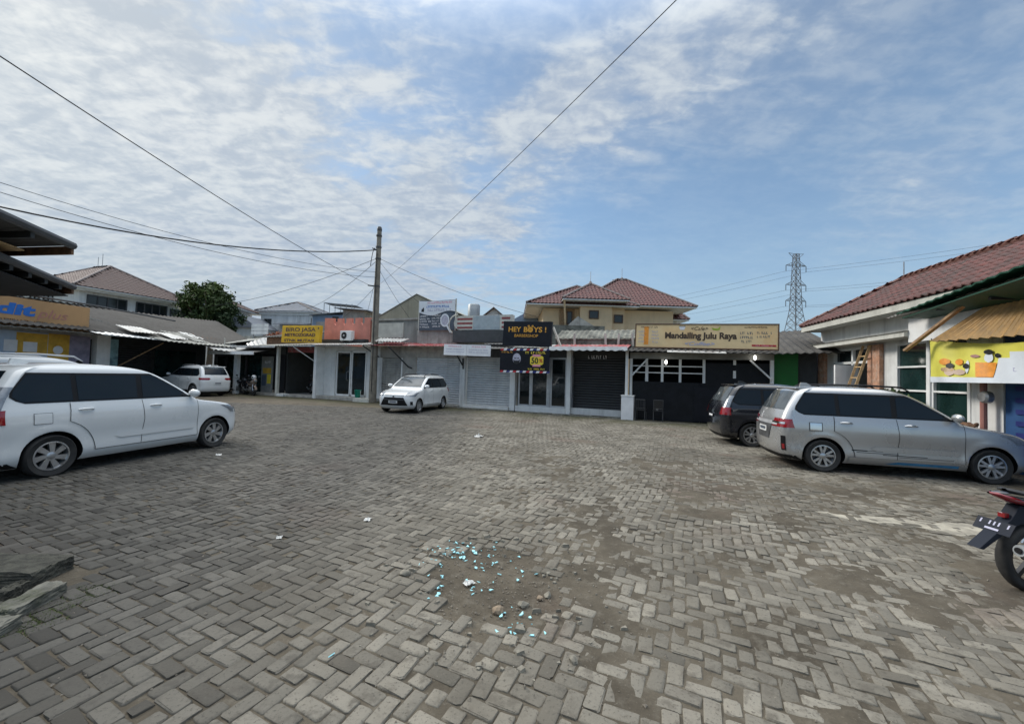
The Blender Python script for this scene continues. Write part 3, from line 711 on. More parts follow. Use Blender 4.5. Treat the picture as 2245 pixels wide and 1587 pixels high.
# barber signs ------------------------------------------------------------
t = unit('shop_sign', 'black HEY BOYS ! BARBERSHOP sign box with gold lettering', 'sign', -.1, 1.05, 3.1)
t.rotation_euler = (R(-1), R(1.6), ROW)
B('panel', 'sign_black', t, 0, 2.38, 0, .18, 0, 1.15, bevel=.01)
text('HEY', 'ink_gold', t, .26, -.005, .66, .33, bold=.006, width=.62); text('B', 'ink_gold', t, 1.02, -.005, .66, .33, bold=.008, width=.19); text('YS !', 'ink_gold', t, 1.52, -.005, .66, .33, bold=.006, width=.62)
e = MB().lathe([(.125, 0), (.125, -.01), (.07, -.01), (.07, 0)], 20, 'y', (1.36, -.002, .765)).build('emblem', 'ink_gold', t)
MB().box(1.30, 1.42, -.012, -.004, .70, .73).box(1.33, 1.39, -.012, -.004, .78, .80).build('emblem_mark', 'ink_gold', e)
for x in (1.27, 1.46): MB().lathe([(.05, 0), (.05, -.01), (.025, -.01), (.025, 0)], 14, 'y', (x, -.002, .93)).build('emblem_ear', 'ink_gold', e)
text('BARBERSHOP', 'ink_gold', t, .58, -.005, .42, .19, width=1.15)
t = unit('promo_banner', 'black barber banner with bearded face print and yellow 50% badge', 'banner', -.15, 1.15, 1.86)
B('sheet', 'sign_black', t, 0, 2.42, 0, .015, .0, 1.06)
for z in (1.0, -.02):
    bs = MB(); ws = MB(); ns = MB()
    for i in range(15):
        x = i * .162; (bs, ws, ns, ws)[i % 4].add([(x, -.006, z), (x + .15, -.006, z), (x + .2, -.006, z + .09), (x + .05, -.006, z + .09)], [(0, 1, 2, 3)])
    b_ = bs.build('stripe_red', 'ink_red', t); ws.build('stripe_white', 'ink_white', t); ns.build('stripe_blue', 'ink_navy', t)
fp = MB().lathe([(.20, 0), (.20, -.006), (.0, -.006)], 22, 'y', (0, 0, 0)).build('face_print', 'grey_print', t, (.84, -.002, .62)); fp.scale = (1, 1, 1.25)
MB().box(-.12, -.03, -.012, -.007, .0, .03).box(.03, .12, -.012, -.007, .0, .03).build('eyes_print', 'ink_black', fp)
MB().prism([(-.17, -.02), (-.1, -.07), (.1, -.07), (.17, -.02), (.13, -.17), (0, -.21), (-.13, -.17)], 'y', -.011, -.007).build('beard_print', 'ink_black', fp)
bd = MB().prism([(1.5, .40), (1.58, .34), (2.05, .34), (2.13, .40), (2.13, .70), (2.05, .76), (1.58, .76), (1.5, .70)], 'y', -.008, -.002).build('badge', 'ink_yellow', t)
text('50', 'ink_black', bd, 1.55, -.012, .42, .36, width=.33, bold=.008); text('%', 'ink_red', bd, 1.93, -.012, .46, .24, width=.17, bold=.004)
B('badge_strip', 'ink_pink', bd, 1.62, 2.0, -.012, -.009, .72, .82); B('badge_strip', 'ink_pink', bd, 1.62, 2.0, -.012, -.009, .27, .36)
scribble(t, 'ink_yellow', 1.25, 2.3, .85, .10, -.002, seed=11); scribble(t, 'ink_gold', .08, .62, .88, .08, -.002, seed=12); scribble(t, 'ink_yellow', 1.4, 2.2, .12, .07, -.002, seed=13)
t = unit('shop_sign', 'white two panel notice board hung from the awning', 'sign', -3.22, 1.15, 2.62); t.rotation_euler = (0, R(1.3), ROW)
B('panel', 'ink_white', t, 0, 1.27, 0, .03, 0, .54); B('panel', 'ink_white', t, 1.285, 2.56, 0, .03, 0, .54)
for k, (x0, x1) in enumerate(((.1, 1.15), (1.4, 2.45))):
    scribble(t, 'ink_pink', x0 + .15, x1 - .15, .41, .07, -.001, seed=20 + k); scribble(t, 'ink_lilac', x0, x1, .27, .05, -.001, seed=22 + k); scribble(t, 'ink_lilac', x0, x1, .15, .05, -.001, seed=24 + k)
# yellow sign
t = unit('shop_sign', 'yellow BIRO JASA sign box with dark lettering', 'sign', -14.2, 1.4, 3.24); t.rotation_euler = (R(-2), R(.8), ROW)
B('panel', 'sign_yellow', t, 0, 2.98, 0, .2, 0, 1.0, bevel=.012)
text('BIRO JASA', 'ink_dark_brown', t, .28, -.004, .66, .31, bold=.005, width=2.35); text('METROZIGRAD', 'ink_dark_brown', t, .24, -.004, .37, .24, bold=.008, width=2.4)
text('STNK MUTASI', 'ink_dark_brown', t, .24, -.004, .06, .21, bold=.006, width=2.35); MB().lathe([(.05, 0), (.05, -.006)], 12, 'y', (2.86, -.001, .84)).build('dot', 'ink_dark_brown', t)
# cafe sign
t = unit('shop_sign', 'long cream cafe sign board reading Cafe Mandailing Julu Raya', 'sign', 5.95, 1.0, 3.06); t.rotation_euler = (R(-3), R(1.1), ROW)
W_ = 5.1
B('panel', 'sign_cream', t, 0, W_, 0, .08, 0, .93)
MB().box(-.04, W_ + .04, -.02, .1, -.04, 0).box(-.04, W_ + .04, -.02, .1, .93, .97).box(-.04, 0, -.02, .1, 0, .93).box(W_, W_ + .04, -.02, .1, 0, .93).build('frame', 'ink_brown', t)
text('Mandailing Julu Raya', 'ink_coffee', t, 1.13, -.004, .38, .34, bold=.014, width=2.6)
text('<Cafe>', 'ink_brown', t, 2.08, -.004, .71, .2, shear=.3, width=.62); text('<Coffee>', 'ink_lilac', t, 1.85, -.004, .10, .2, shear=.35, width=1.1, bold=.004)
B('orange_field', 'ink_orange', t, .32, .5, -.003, -.001, .1, .85)
for i in range(4):
    scribble(t, 'ink_lilac', .1, .35, .60 - i * .14, .07, -.003, seed=30 + i); scribble(t, 'ink_lilac', .62, .9, .60 - i * .14, .07, -.003, seed=34 + i)
for i in range(3): scribble(t, 'ink_slate', 3.85, 4.28, .56 - i * .16, .09, -.001, seed=40 + i)
for i in range(2): scribble(t, 'ink_slate', 4.42, 4.9, .58 - i * .14, .08, -.001, seed=44 + i)
scribble(t, 'ink_brown', .2, .85, .8, .06, -.001, seed=46); scribble(t, 'ink_brown', 4.0, 4.75, .8, .06, -.001, seed=47)
B('red_strip', 'ink_red', t, 4.25, 5.05, -.004, -.001, .10, .17); scribble(t, 'ink_pink', 4.35, 4.95, .11, .05, -.005, seed=48)
cu = MB().prism([(1.7, .72), (1.86, .72), (1.9, .85), (1.66, .85)], 'y', -.006, -.001).build('cup_print', 'ink_white', t); MB().box(1.66, 1.9, -.008, -.006, .85, .875).build('cup_rim_print', 'ink_slate', cu)
MB().prism([(2.85, .82), (2.9, .72), (3.05, .70), (3.15, .74), (3.16, .88), (3.08, .78), (2.95, .78)], 'y', -.006, -.001).build('leaf_print', 'ink_green', t)
# racket banner
t = unit('banner', 'dark banner with white price list and racket print above the shutters', 'banner', -5.5, .05, 3.98)
bw, bh = 2.28, 1.62
P = [[(bw * i / 12, -.02 - .03 * math.sin(i * .9) , z * bh - .03 * math.sin(i / 12 * math.pi) * z) for i in range(13)] for z in (0, .5, 1)]
MB().grid(P).build('sheet', 'ink_slate', t)
P = [[(.02 + (bw - .04) * i / 12, -.075 - .0 * i, (.56 - .07 * math.sin(i / 12 * 2 * math.pi - .6)) * bh if k == 0 else bh - .03 - .03 * math.sin(i / 12 * math.pi)) for i in range(13)] for k in (0, 1)]
MB().grid(P).build('header_print', 'banner_white', t)
scribble(t, 'ink_pink', .55, 2.15, 1.42, .10, -.078, seed=50, lo=.7, hi=1.6); scribble(t, 'ink_blue', .5, 1.9, 1.2, .12, -.078, seed=51); scribble(t, 'ink_lilac', .5, 2.0, 1.02, .12, -.078, seed=52)
MB().prism([(.18, 1.0), (.34, 1.0), (.34, 1.16), (.30, 1.25), (.24, 1.16), (.18, 1.14)], 'y', -.082, -.077).build('figure_print', 'ink_black', t)
for i in range(5): scribble(t, 'ink_white', .1, .62 + .1 * (i % 3), .72 - i * .145, .075, -.078, seed=55 + i, lo=.8, hi=1.8); scribble(t, 'ink_white', .86, 1.4, .76 - i * .15, .075, -.078, seed=65 + i, lo=.8, hi=1.8)
r_ = MB().lathe([(.27, 0), (.27, -.012), (.21, -.012), (.21, 0)], 26, 'y').build('racket_print', 'banner_white', t, (1.66, -.078, .52)); r_.scale = (1, 1, 1.3)
MB().lathe([(.2, 0), (.2, -.004)], 22, 'y').build('racket_strings', 'grey_print', r_); MB().beam((.12, -.006, -.2), (.38, -.006, -.5), .09, .01, (0, 1, 0)).build('racket_handle', 'banner_white', r_)
for x in (.0, bw): MB().beam((x, -.03, -.1), (x, -.03, bh + .03), .05).build('pole', 'off_white', t)
# ------------------------------------------------------------------ tiled roofs
def tile_mesh(w, l):
    b = MB(); n = 6; P = []
    for v, dz in ((0, -.012), (0, .022), (1.12, .0)):
        P.append([((i / n - .5) * w * 1.04, v * l, dz + .026 * math.cos(2 * math.pi * (i / n - .15))) for i in range(n + 1)])
    return b.grid(P)
def tile_places(a, b, c, d, w, l):
    """eave a->b, ridge d->c; yields matrices of tiles lying in that trapezoid"""
    a, b, c, d = map(Vector, (a, b, c, d)); X = (b - a).normalized(); N = X.cross(d - a).normalized()
    if N.z < 0: N = -N
    Yv = N.cross(X).normalized(); H = (d - a).dot(Yv); L = (b - a).length; d0 = (d - a).dot(X); c0 = (c - a).dot(X)
    if Yv.z < 0: raise ValueError
    out = []; r = 0
    while r * l < H - l * .4:
        v = (r + .35) * l / H; x0 = d0 * v; x1 = L + (c0 - L) * v; k = math.ceil(x0 / w)
        while (k + .5) * w < x1:
            p = a + X * ((k + .5) * w) + Yv * (r * l) + N * .03
            out.append(Matrix(((X.x, Yv.x, N.x, p.x), (X.y, Yv.y, N.y, p.y), (X.z, Yv.z, N.z, p.z), (0, 0, 0, 1)))); k += 1
        r += 1
    return out
def hip_roof(parent, x0, x1, y0, y1, z0, z1, m, tiles=None, rm='ridge_grey', inset=None, ov=.0, soffit='white_paint'):
    """hip roof over a rectangle; the long axis carries the ridge"""
    lx, ly = x1 - x0, y1 - y0
    if lx >= ly:
        i = inset if inset is not None else ly / 2; r0, r1 = (x0 + i, (y0 + y1) / 2, z1), (x1 - i, (y0 + y1) / 2, z1)
        sl = [((x0, y0, z0), (x1, y0, z0), r1, r0), ((x1, y0, z0), (x1, y1, z0), r1, r1), ((x1, y1, z0), (x0, y1, z0), r0, r1), ((x0, y1, z0), (x0, y0, z0), r0, r0)]
    else:
        i = inset if inset is not None else lx / 2; r0, r1 = ((x0 + x1) / 2, y0 + i, z1), ((x0 + x1) / 2, y1 - i, z1)
        sl = [((x0, y0, z0), (x1, y0, z0), r0, r0), ((x1, y0, z0), (x1, y1, z0), r1, r0), ((x1, y1, z0), (x0, y1, z0), r1, r1), ((x0, y1, z0), (x0, y0, z0), r0, r1)]
    b = MB()
    for q in sl: b.add(q if q[2] != q[3] else q[:3], [(0, 1, 2, 3) if q[2] != q[3] else (0, 1, 2)])
    roof = b.build('roof', m, parent)
    B('soffit', soffit, roof, x0 + .03, x1 - .03, y0 + .03, y1 - .03, z0 - .10, z0 - .02)
    if tiles:
        tw, tl = tiles; base = tile_mesh(tw, tl); allb = MB()
        for q in sl:
            for M_ in tile_places(*q, tw, tl): allb.add([M_ @ Vector(v) for v in base.v], base.f)
        tag(allb.build('roof_tiles', m, roof), kind='stuff')
    cs = [(x0, y0, z0), (x1, y0, z0), (x1, y1, z0), (x0, y1, z0)]; rs = [r0, r1, r1, r0] if lx >= ly else [r0, r0, r1, r1]
    for c_, r_ in zip(cs, rs):
        c2, r2 = Vector(c_) + Vector((0, 0, .05)), Vector(r_) + Vector((0, 0, .07)); MB().tube([c2, r2], .085, 6).build('hip_ridge', rm, roof)
    if r0 != r1: MB().tube([Vector(r0) + Vector((0, 0, .07)), Vector(r1) + Vector((0, 0, .07))], .09, 6).build('ridge', rm, roof)
    return roof
def window(parent, x0, x1, y, z0, z1, nx=1, nz=1, fm='white_paint', gm='glass_house', face='y', fw=.06):
    """window set proud on a wall face: face 'y' looks to -y at y, face 'x' looks to -x at x=y"""
    def bx(b, a0, a1, d0, d1, c0, c1): return b.box(a0, a1, y - d1, y - d0, c0, c1) if face == 'y' else b.box(y - d1, y - d0, a0, a1, c0, c1)
    w = bx(MB(), x0, x1, .0, .03, z0, z1).build('window', gm, parent); f = MB()
    for i in range(nx + 1): c = x0 + (x1 - x0) * i / nx; bx(f, c - fw / 2, c + fw / 2, .02, .08, z0 - fw / 2, z1 + fw / 2)
    for i in range(nz + 1): c = z0 + (z1 - z0) * i / nz; bx(f, x0, x1, .02, .075, c - fw / 2, c + fw / 2)
    f.build('frame', fm, w); return w

# ------------------------------------------------------------------ near building on the left with two projecting canopies
t = thing('left_building', 'building at the left edge with two dark projecting canopies', 'building', (-14, 2, 0))
B('wall', 'grey_wall', t, -5, -.1, -9, 7.4, 0, 3.8)
def canopy(parent, tip, near, back, tan, name):
    o = Vector((-14, 2, 0)); tip, near, back = Vector(tip) - o, Vector(near) - o, Vector(back) - o
    nb = back + (near - tip)
    c = MB().sheet(near, tip, back, nb, .05, wave=(26, .02)).build(name, 'asbestos', parent)
    dz = Vector((0, 0, -.09))
    MB().tube([near + dz * .6, tip + dz * .6], .075, 8).build('gutter', 'dark_grey', c)
    MB().beam(tip + dz * 1.6, back + dz * 1.6, .05, .16).build('end_rafter', 'rust', c)
    for k in range(1, 9):
        f = k / 9; a = tip.lerp(near, f) + dz * 1.8; b_ = back.lerp(nb, f) + dz * 1.8
        MB().beam(a, b_, .06, .12).build('rafter', 'dark_wall', c)
    if tan: MB().sheet(tip.lerp(back, .12) + dz * 2.8 + (near - tip) * .05, tip.lerp(back, .12) + dz * 2.8 + (near - tip) * .95, tip.lerp(back, .30) + dz * 2.8 + (near - tip) * .95, tip.lerp(back, .30) + dz * 2.8 + (near - tip) * .05, .02).build('underside_board', 'pale_wood', c)
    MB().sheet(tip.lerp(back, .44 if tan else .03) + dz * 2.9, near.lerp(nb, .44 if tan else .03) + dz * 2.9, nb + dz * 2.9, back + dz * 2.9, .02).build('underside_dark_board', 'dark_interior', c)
    return c
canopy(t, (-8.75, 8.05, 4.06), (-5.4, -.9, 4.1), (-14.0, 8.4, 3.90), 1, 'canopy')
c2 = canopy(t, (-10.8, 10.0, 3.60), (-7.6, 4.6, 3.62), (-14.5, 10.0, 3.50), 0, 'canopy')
for x, y in ((-3.9, 5.6), (-3.4, -3.0)): B('canopy_post', 'dark_grey', t, x + .0, x + .1, y, y + .1, 0, 3.85)

# ------------------------------------------------------------------ left row of shops
LR = math.atan2(14, 1.3)
t = thing('left_shop_row', 'low row of shops with long dark asbestos roof on the left side', 'building', (-22.3, 14, 0), LR)
MB().box(0, 7.2, 0, .15, 0, 3.2).build('wall', 'white_wall', t); MB().box(8.2, 14.5, .3, .45, 0, 3.2).build('back_wall', 'dark_wall', t)
B('door_bay', 'dark_interior', t, 6.82, 7.08, -.06, -.01, 0, 2.9)
B('column', 'white_paint', t, 7.1, 7.75, -.35, .2, 0, 3.15)
B('shop_banner', 'teal_print', t, 7.85, 8.45, .0, .04, .6, 3.0); shutter(t, 8.55, 10.6, .05, 2.8, 'shutter_dark', .25); B('shop_window', 'glass_teal', t, 10.8, 13.6, .2, .26, .3, 2.6)
MB().beam((8.3, -.1, 1.5), (9.6, -1.5, 2.95), .05).build('brace', 'wood', t)
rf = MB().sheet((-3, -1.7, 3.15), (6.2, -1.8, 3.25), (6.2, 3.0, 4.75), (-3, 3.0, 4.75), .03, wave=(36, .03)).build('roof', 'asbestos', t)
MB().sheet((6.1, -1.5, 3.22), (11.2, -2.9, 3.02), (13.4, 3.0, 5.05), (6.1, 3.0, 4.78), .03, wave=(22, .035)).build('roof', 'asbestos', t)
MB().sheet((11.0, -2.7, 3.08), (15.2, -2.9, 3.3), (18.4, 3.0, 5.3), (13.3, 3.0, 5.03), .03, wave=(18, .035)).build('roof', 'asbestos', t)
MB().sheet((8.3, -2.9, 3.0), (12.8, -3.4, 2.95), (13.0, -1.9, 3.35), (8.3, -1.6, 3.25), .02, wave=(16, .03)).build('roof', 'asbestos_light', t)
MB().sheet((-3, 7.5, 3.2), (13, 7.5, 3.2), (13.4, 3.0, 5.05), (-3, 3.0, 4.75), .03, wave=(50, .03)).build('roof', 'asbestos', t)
MB().sheet((10.9, -3.5, 2.72), (13.9, -4.1, 2.55), (13.6, -3.2, 3.05), (10.9, -2.7, 2.98), .015, wave=(9, .03)).build('loose_roof_sheet', 'zinc', t)
MB().sheet((12.6, -4.4, 2.95), (14.6, -4.6, 3.35), (14.8, -4.1, 3.95), (13.2, -3.7, 3.25), .015, wave=(6, .03)).build('loose_roof_sheet', 'zinc', t)
MB().sheet((5.6, -2.2, 3.1), (8.2, -2.4, 3.06), (8.2, -.8, 3.38), (5.6, -.6, 3.42), .015, wave=(10, .02)).build('white_awning', 'white_paint', t)
MB().beam((7.2, .7, 4.08), (8.7, -.4, 3.62), .05).build('roof_batten', 'asbestos_light', t); MB().beam((12.0, -3.2, 2.5), (12.0, -3.2, 3.5), .04).build('pole_stub', 'off_white', t)
for i in range(9):
    x = 7.4 + i * .78 + random.uniform(-.2, .2); y = -2.2 + random.uniform(-.5, 1.6) - .06 * i; z = 3.22 + (y + 2.2) * .31 + .06; w_ = random.uniform(.7, 1.3)
    MB().sheet((x, y, z), (x + w_, y - .15, z + random.uniform(-.05, .12)), (x + w_, y + 1.0, z + .34), (x + .1, y + 1.1, z + .36), .012, wave=(5, .02)).build('patch_sheet', random.choice(('zinc', 'asbestos_light', 'rust', 'asbestos', 'tarp')), t)
B('rubble', 'concrete', t, 6.0, 6.5, -.6, -.2, 3.5, 3.95)
MB().sheet((-1, -1.5, 3.10), (6.0, -1.5, 3.12), (6.0, -.2, 3.28), (-1, -.2, 3.28), .015, wave=(22, .03)).build('sign_awning', 'white_paint', t)
def lrow(x, y, z): return Matrix.Translation((-22.3, 14, 0)) @ Matrix.Rotation(LR, 4, 'Z') @ Vector((x, y, z))
t = thing('shop_sign', 'tan finance office sign with blue credit plus lettering', 'sign', lrow(-1.2, -1.25, 3.16), LR)
B('panel', 'sign_brown', t, 0, 7.15, 0, .12, 0, 1.18)
text('credit', 'ink_blue', t, 2.2, -.005, .48, .62, bold=.03, width=2.85, shear=.1); text('plus', 'ink_rose', t, 5.12, -.005, .45, .55, width=1.15, shear=.3)
scribble(t, 'ink_brown', 1.0, 5.7, .14, .13, -.003, seed=80)
MB().tube([(-.5, .2, 1.42), (7.6, .2, 1.36), (12, .3, 1.2)], .045, 6).build('top_rail', 'dark_grey', t)
for i in range(4): MB().beam((.5 + i * 2.1, .2, 1.1), (.5 + i * 2.1, .2, 1.4), .05).build('bracket', 'dark_grey', t)
t = thing('poster_wall', 'office window covered with blue, gold and mauve posters below the finance sign', 'posters', lrow(.95, -.3, .9), LR)
for x0, x1, m_ in ((.2, 4.1, 'poster_sky'), (4.1, 4.95, 'poster_gold'), (4.95, 5.85, 'poster_mauve'), (2.55, 3.0, 'ink_white')):
    dy = -.012 if m_ == 'ink_white' else 0
    pz = (1.2, 1.7) if m_ == 'ink_white' else ((.05, 2.1) if m_ == 'poster_sky' else (.55, 2.1))
    p = B('poster', m_, t, x0, x1, -.03 + dy, .0 + dy, *pz)
B('poster', 'poster_gold', t, 2.95, 4.08, -.034, -.031, 1.15, 2.05); B('poster', 'ink_white', t, 3.2, 3.7, -.038, -.035, 1.2, 1.65)
B('white_strip', 'ink_white', t, 4.1, 5.85, -.03, 0, .2, .5); scribble(t, 'ink_red', .4, 2.4, 1.85, .08, -.035, seed=82); scribble(t, 'ink_navy', .4, 2.2, .6, .1, -.035, seed=83)
MB().lathe([(.16, 0), (.16, -.006)], 16, 'y', (4.5, -.031, .8)).build('print', 'ink_dark_brown', t); MB().lathe([(.2, 0), (.2, -.006)], 16, 'y', (4.5, -.031, 1.35)).build('print', 'ink_white', t); MB().lathe([(.16, 0), (.16, -.006)], 16, 'y', (5.4, -.031, .75)).build('print', 'ink_black', t)

# ------------------------------------------------------------------ houses behind
t = thing('house', 'two storey white house with brown hip roof behind the left shops', 'house', (-33.0, 31, .55), R(72))
B('wall', 'white_wall', t, 0, 7.2, 0, 9, 0, 6.75); B('beam', 'white_paint', t, -.5, 7.7, -.6, 9.5, 6.60, 6.85)
window(t, .5, 3.0, 0, 5.15, 6.35, 4, 1, 'dark_grey', fw=.09); window(t, 3.7, 6.0, 0, 5.15, 6.35, 4, 1, 'dark_grey', fw=.09); window(t, 6.3, 7.1, 0, 4.4, 6.2, 1, 1, 'dark_grey')
window(t, 3.2, 4.4, 0, 5.6, 6.5, 2, 1, 'dark_grey', face='x'); window(t, 5.0, 6.2, 0, 5.6, 6.5, 2, 1, 'dark_grey', face='x')
B('balcony_slab', 'white_paint', t, -.3, 7.3, -.5, .02, 4.75, 4.95); hip_roof(t, -.8, 8.0, -.9, 10.0, 6.85, 9.5, 'tile_brown', (.33, .33))
for x in (3.3, 3.9): MB().tube([(x, 4 + (x - 3.3) * 3, 9.4), (x, 4 + (x - 3.3) * 3, 10.6)], .02, 5).build('lightning_rod', 'steel', t)
t = thing('house', 'white house with brown roof half hidden behind the dark tree', 'house', (-35.5, 41, 0), R(10))
B('wall', 'white_wall', t, 0, 6, 0, 6, 0, 7.9); hip_roof(t, -.8, 6.8, -.8, 6.8, 7.95, 9.75, 'tile_brown', (.33, .33)); window(t, 1, 2.5, 0, 6.2, 7.4, 2, 1, 'dark_grey'); window(t, 3.3, 4.8, 0, 6.2, 7.4, 2, 1, 'dark_grey')
t = thing('house', 'white house with grey hip roof in the centre left distance', 'house', (-29.6, 48, 0), R(-4))
B('wall', 'white_wall', t, 0, 6.3, 0, 7, 0, 8.3); B('cornice', 'white_paint', t, -.15, 6.45, -.15, 7.1, 7.9, 8.3); hip_roof(t, -.5, 6.9, -.5, 7.5, 8.32, 9.7, 'tile_grey', (.4, .4), inset=2.4)
window(t, .5, 1.3, 0, 6.5, 7.4, 2, 1, 'dark_grey'); window(t, 3.0, 4.0, 0, 5.7, 6.6, 2, 1, 'dark_grey')
MB().sheet((2.3, -1.2, 6.75), (6.2, -1.2, 6.75), (6.2, .0, 7.0), (2.3, .0, 7.0), .05).build('porch_roof', 'tile_grey', t)
t = thing('house', 'small pale house roof between the dark tree and the white house', 'house', (-31.8, 44, 0), R(0))
B('wall', 'white_wall', t, 0, 4.2, 0, 4, 0, 6.0); MB().prism([(-.4, 5.95), (4.6, 5.95), (2.6, 7.3)], 'y', -.4, 4).build('roof', 'tile_grey', t)
t = thing('metal_shed', 'blue grey metal clad upper storey behind the yellow sign', 'shed', (-20.6, 42, 0), R(-6))
B('wall', 'blue_panel', t, 0, 3.2, 0, 3.5, 0, 7.3); MB().sheet((-.2, -.3, 7.25), (3.4, -.3, 7.6), (3.4, 3.7, 7.6), (-.2, 3.7, 7.25), .06).build('roof', 'tile_grey', t); window(t, 2.2, 2.8, 0, 6.2, 7.1, 1, 1, 'dark_grey')
B('side_wing', 'blue_panel', t, 3.2, 5.4, 1, 3, 0, 6.6)
t = thing('roof_frame', 'thin steel roof frame on stilts above the metal clad storey', 'frame', (-20.7, 44.5, 6.9), R(-3))
MB().sheet((0, 0, 2.1), (3.6, 0, 1.85), (3.6, 2, 1.85), (0, 2, 2.1), .05).build('top', 'tile_grey', t)
for i in range(6): MB().beam((.05 + i * .62, .05, 0), (.05 + i * .62, .05, 2.0), .05).build('post', 'steel', t)
t = thing('gable_building', 'plain grey concrete gable end rising behind the racket banner', 'building', (-8.6, 25.6, 0), R(-14))
MB().prism([(0, 0), (5.2, 0), (5.2, 5.35), (2.75, 6.45), (0, 5.0)], 'y', 0, 6).build('wall', 'gable_wall', t)
MB().sheet((-.1, -.04, 4.98), (-.1, 6.1, 4.98), (2.75, 6.1, 6.50), (2.75, -.04, 6.50), .03).build('roof', 'asbestos_light', t); MB().sheet((5.3, -.04, 5.38), (5.3, 6.1, 5.38), (2.75, 6.1, 6.50), (2.75, -.04, 6.50), .03).build('roof', 'asbestos_light', t)
t = thing('rooftop_tank_room', 'small grey rooftop room left of the utility pole', 'building', (-12.5, 30, 0), R(-12))
B('wall', 'concrete', t, 0, 1.7, 0, 2, 0, 6.1); MB().sheet((-.5, -.4, 6.25), (2.2, -.4, 6.05), (2.2, 2.4, 6.05), (-.5, 2.4, 6.25), .05).build('roof', 'tile_grey', t); B('wing', 'grey_wall', t, -2.6, 0, .5, 2, 0, 5.3)
t = thing('house', 'small house gable with pale trim behind the striped parapet', 'house', (-3.0, 36, 0), R(-6))
MB().prism([(0, 0), (2.6, 0), (2.6, 6.4), (1.3, 7.5), (0, 6.4)], 'y', 0, 5).build('wall', 'white_wall', t); MB().sheet((-.3, -.3, 6.3), (-.3, 5, 6.3), (1.3, 5, 7.6), (1.3, -.3, 7.6), .08).build('roof', 'tile_brown', t); MB().sheet((2.9, -.3, 6.3), (2.9, 5, 6.3), (1.3, 5, 7.6), (1.3, -.3, 7.6), .08).build('roof', 'tile_brown', t)
MB().prism([(1.0, 6.6), (1.6, 6.6), (1.3, 6.95)], 'y', -.02, -.005).build('vent', 'dark_grey', t)
t = thing('house', 'grey metal roofed house left of the cream house', 'house', (.2, 37, 0), R(-6))
B('wall', 'grey_wall', t, 0, 3.4, 0, 4, 0, 6.6); MB().prism([(-.5, 6.5), (3.9, 6.5), (1.6, 7.7)], 'y', -.4, 4.4).build('roof', 'blue_panel', t)
t = thing('water_tank', 'pale round water tank on the roofs behind the striped parapet', 'water tank', (-3.25, 33.5, 0))
MB().lathe([(.5, 6.2), (.5, 7.3), (.42, 7.4), (.1, 7.45)], 18).build('tank', 'galv', t, smooth=40); B('stand', 'concrete', t, -.55, .55, -.5, .5, 0, 6.2)
# cream house
t = thing('house', 'cream two storey house with red tiled hip roofs behind the cafe', 'house', (2.2, 30, 0), R(0))
B('wall', 'cream_wall', t, 0, 9.6, .2, 9, 0, 6.75); B('bay_wall', 'cream_wall', t, 2.6, 4.9, -.6, .2, 0, 6.8); MB().box(1.2, 2.3, .1, .2, 3, 6.7).build('recess_panel', 'wood', t)
B('bay_wall', 'cream_wall', t, 4.9, 5.9, -.2, .2, 0, 6.8)
window(t, 3.25, 3.9, -.6, 5.95, 6.5, 1, 1, 'ink_brown'); window(t, 5.15, 5.75, -.2, 5.75, 6.3, 1, 1, 'ink_brown'); window(t, 1.75, 2.1, .1, 5.6, 6.5, 1, 1, 'ink_brown')
hip_roof(t, -1.3, 6.8, -.9, 8, 6.9, 8.85, 'tile_red', (.27, .33), 'ridge_grey', inset=3.2)
hip_roof(t, 1.2, 5.9, -1.6, 3.2, 7.18, 8.72, 'tile_red', (.27, .33), 'ridge_grey')
hip_roof(t, 2.2, 11.0, -.7, 7.6, 7.0, 9.75, 'tile_red', (.27, .33), 'ridge_grey', inset=4.0)
hip_roof(t, 8.8, 11.7, 2.2, 7, 6.5, 7.9, 'tile_red', (.27, .33)); B('side_wing', 'white_wall', t, 9.6, 10.9, 2.8, 7, 0, 6.4)
MB().beam((1.35, -1.3, 7.1), (1.6, -.3, 5.4), .12).build('prop', 'cream_wall', t)
for x, y, z in ((3.55, .8, 8.7), (6.6, 3.4, 9.7)): MB().tube([(x, y, z), (x, y, z + 1.0)], .018, 5).build('lightning_rod', 'steel', t); MB().lathe([(.14, z - .02), (.10, z + .2), (.02, z + .3)], 10, 'z', (x, y, 0)).build('finial', 'ridge_grey', t)
MB().prism([(1.5, 5.2), (3.3, 5.2), (2.2, 5.85)], 'y', -2.2, -.7).build('low_roof', 'concrete', t); MB().box(.2, 4.0, -2.3, -.65, 0, 5.2).build('low_wall', 'old_concrete', t)

# ------------------------------------------------------------------ right building (red tiles)
RA = math.atan2(-.977, -.21); RB0 = Vector((12.1, 16.0, 0))
def rb(x, y, z): return Matrix.Translation(RB0) @ Matrix.Rotation(RA, 4, 'Z') @ Vector((x, y, z))
t = thing('right_building', 'white walled building with red tiled hip roof along the right side', 'building', RB0, RA)
MB().box(-.1, .8, 0, .2, 0, 3.85).box(2.95, 4.1, 0, .2, 0, 3.85).box(6.56, 7.35, 0, .2, 0, 3.85).box(.8, 2.95, 0, .2, 3.0, 3.85).box(4.1, 6.56, 0, .2, 2.95, 3.85).box(4.1, 6.56, 0, .2, 0, .35).build('wall', 'white_wall', t)
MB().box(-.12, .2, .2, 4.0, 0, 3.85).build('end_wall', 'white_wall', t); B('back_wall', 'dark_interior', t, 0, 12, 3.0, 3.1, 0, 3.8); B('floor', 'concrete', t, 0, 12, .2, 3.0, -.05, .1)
B('brick_column', 'peach_brick_paint', t, -.05, .38, -.12, -.005, 0, 3.0); B('brick_column', 'peach_brick_paint', t, 2.98, 3.56, -.12, -.005, 0, 3.0)
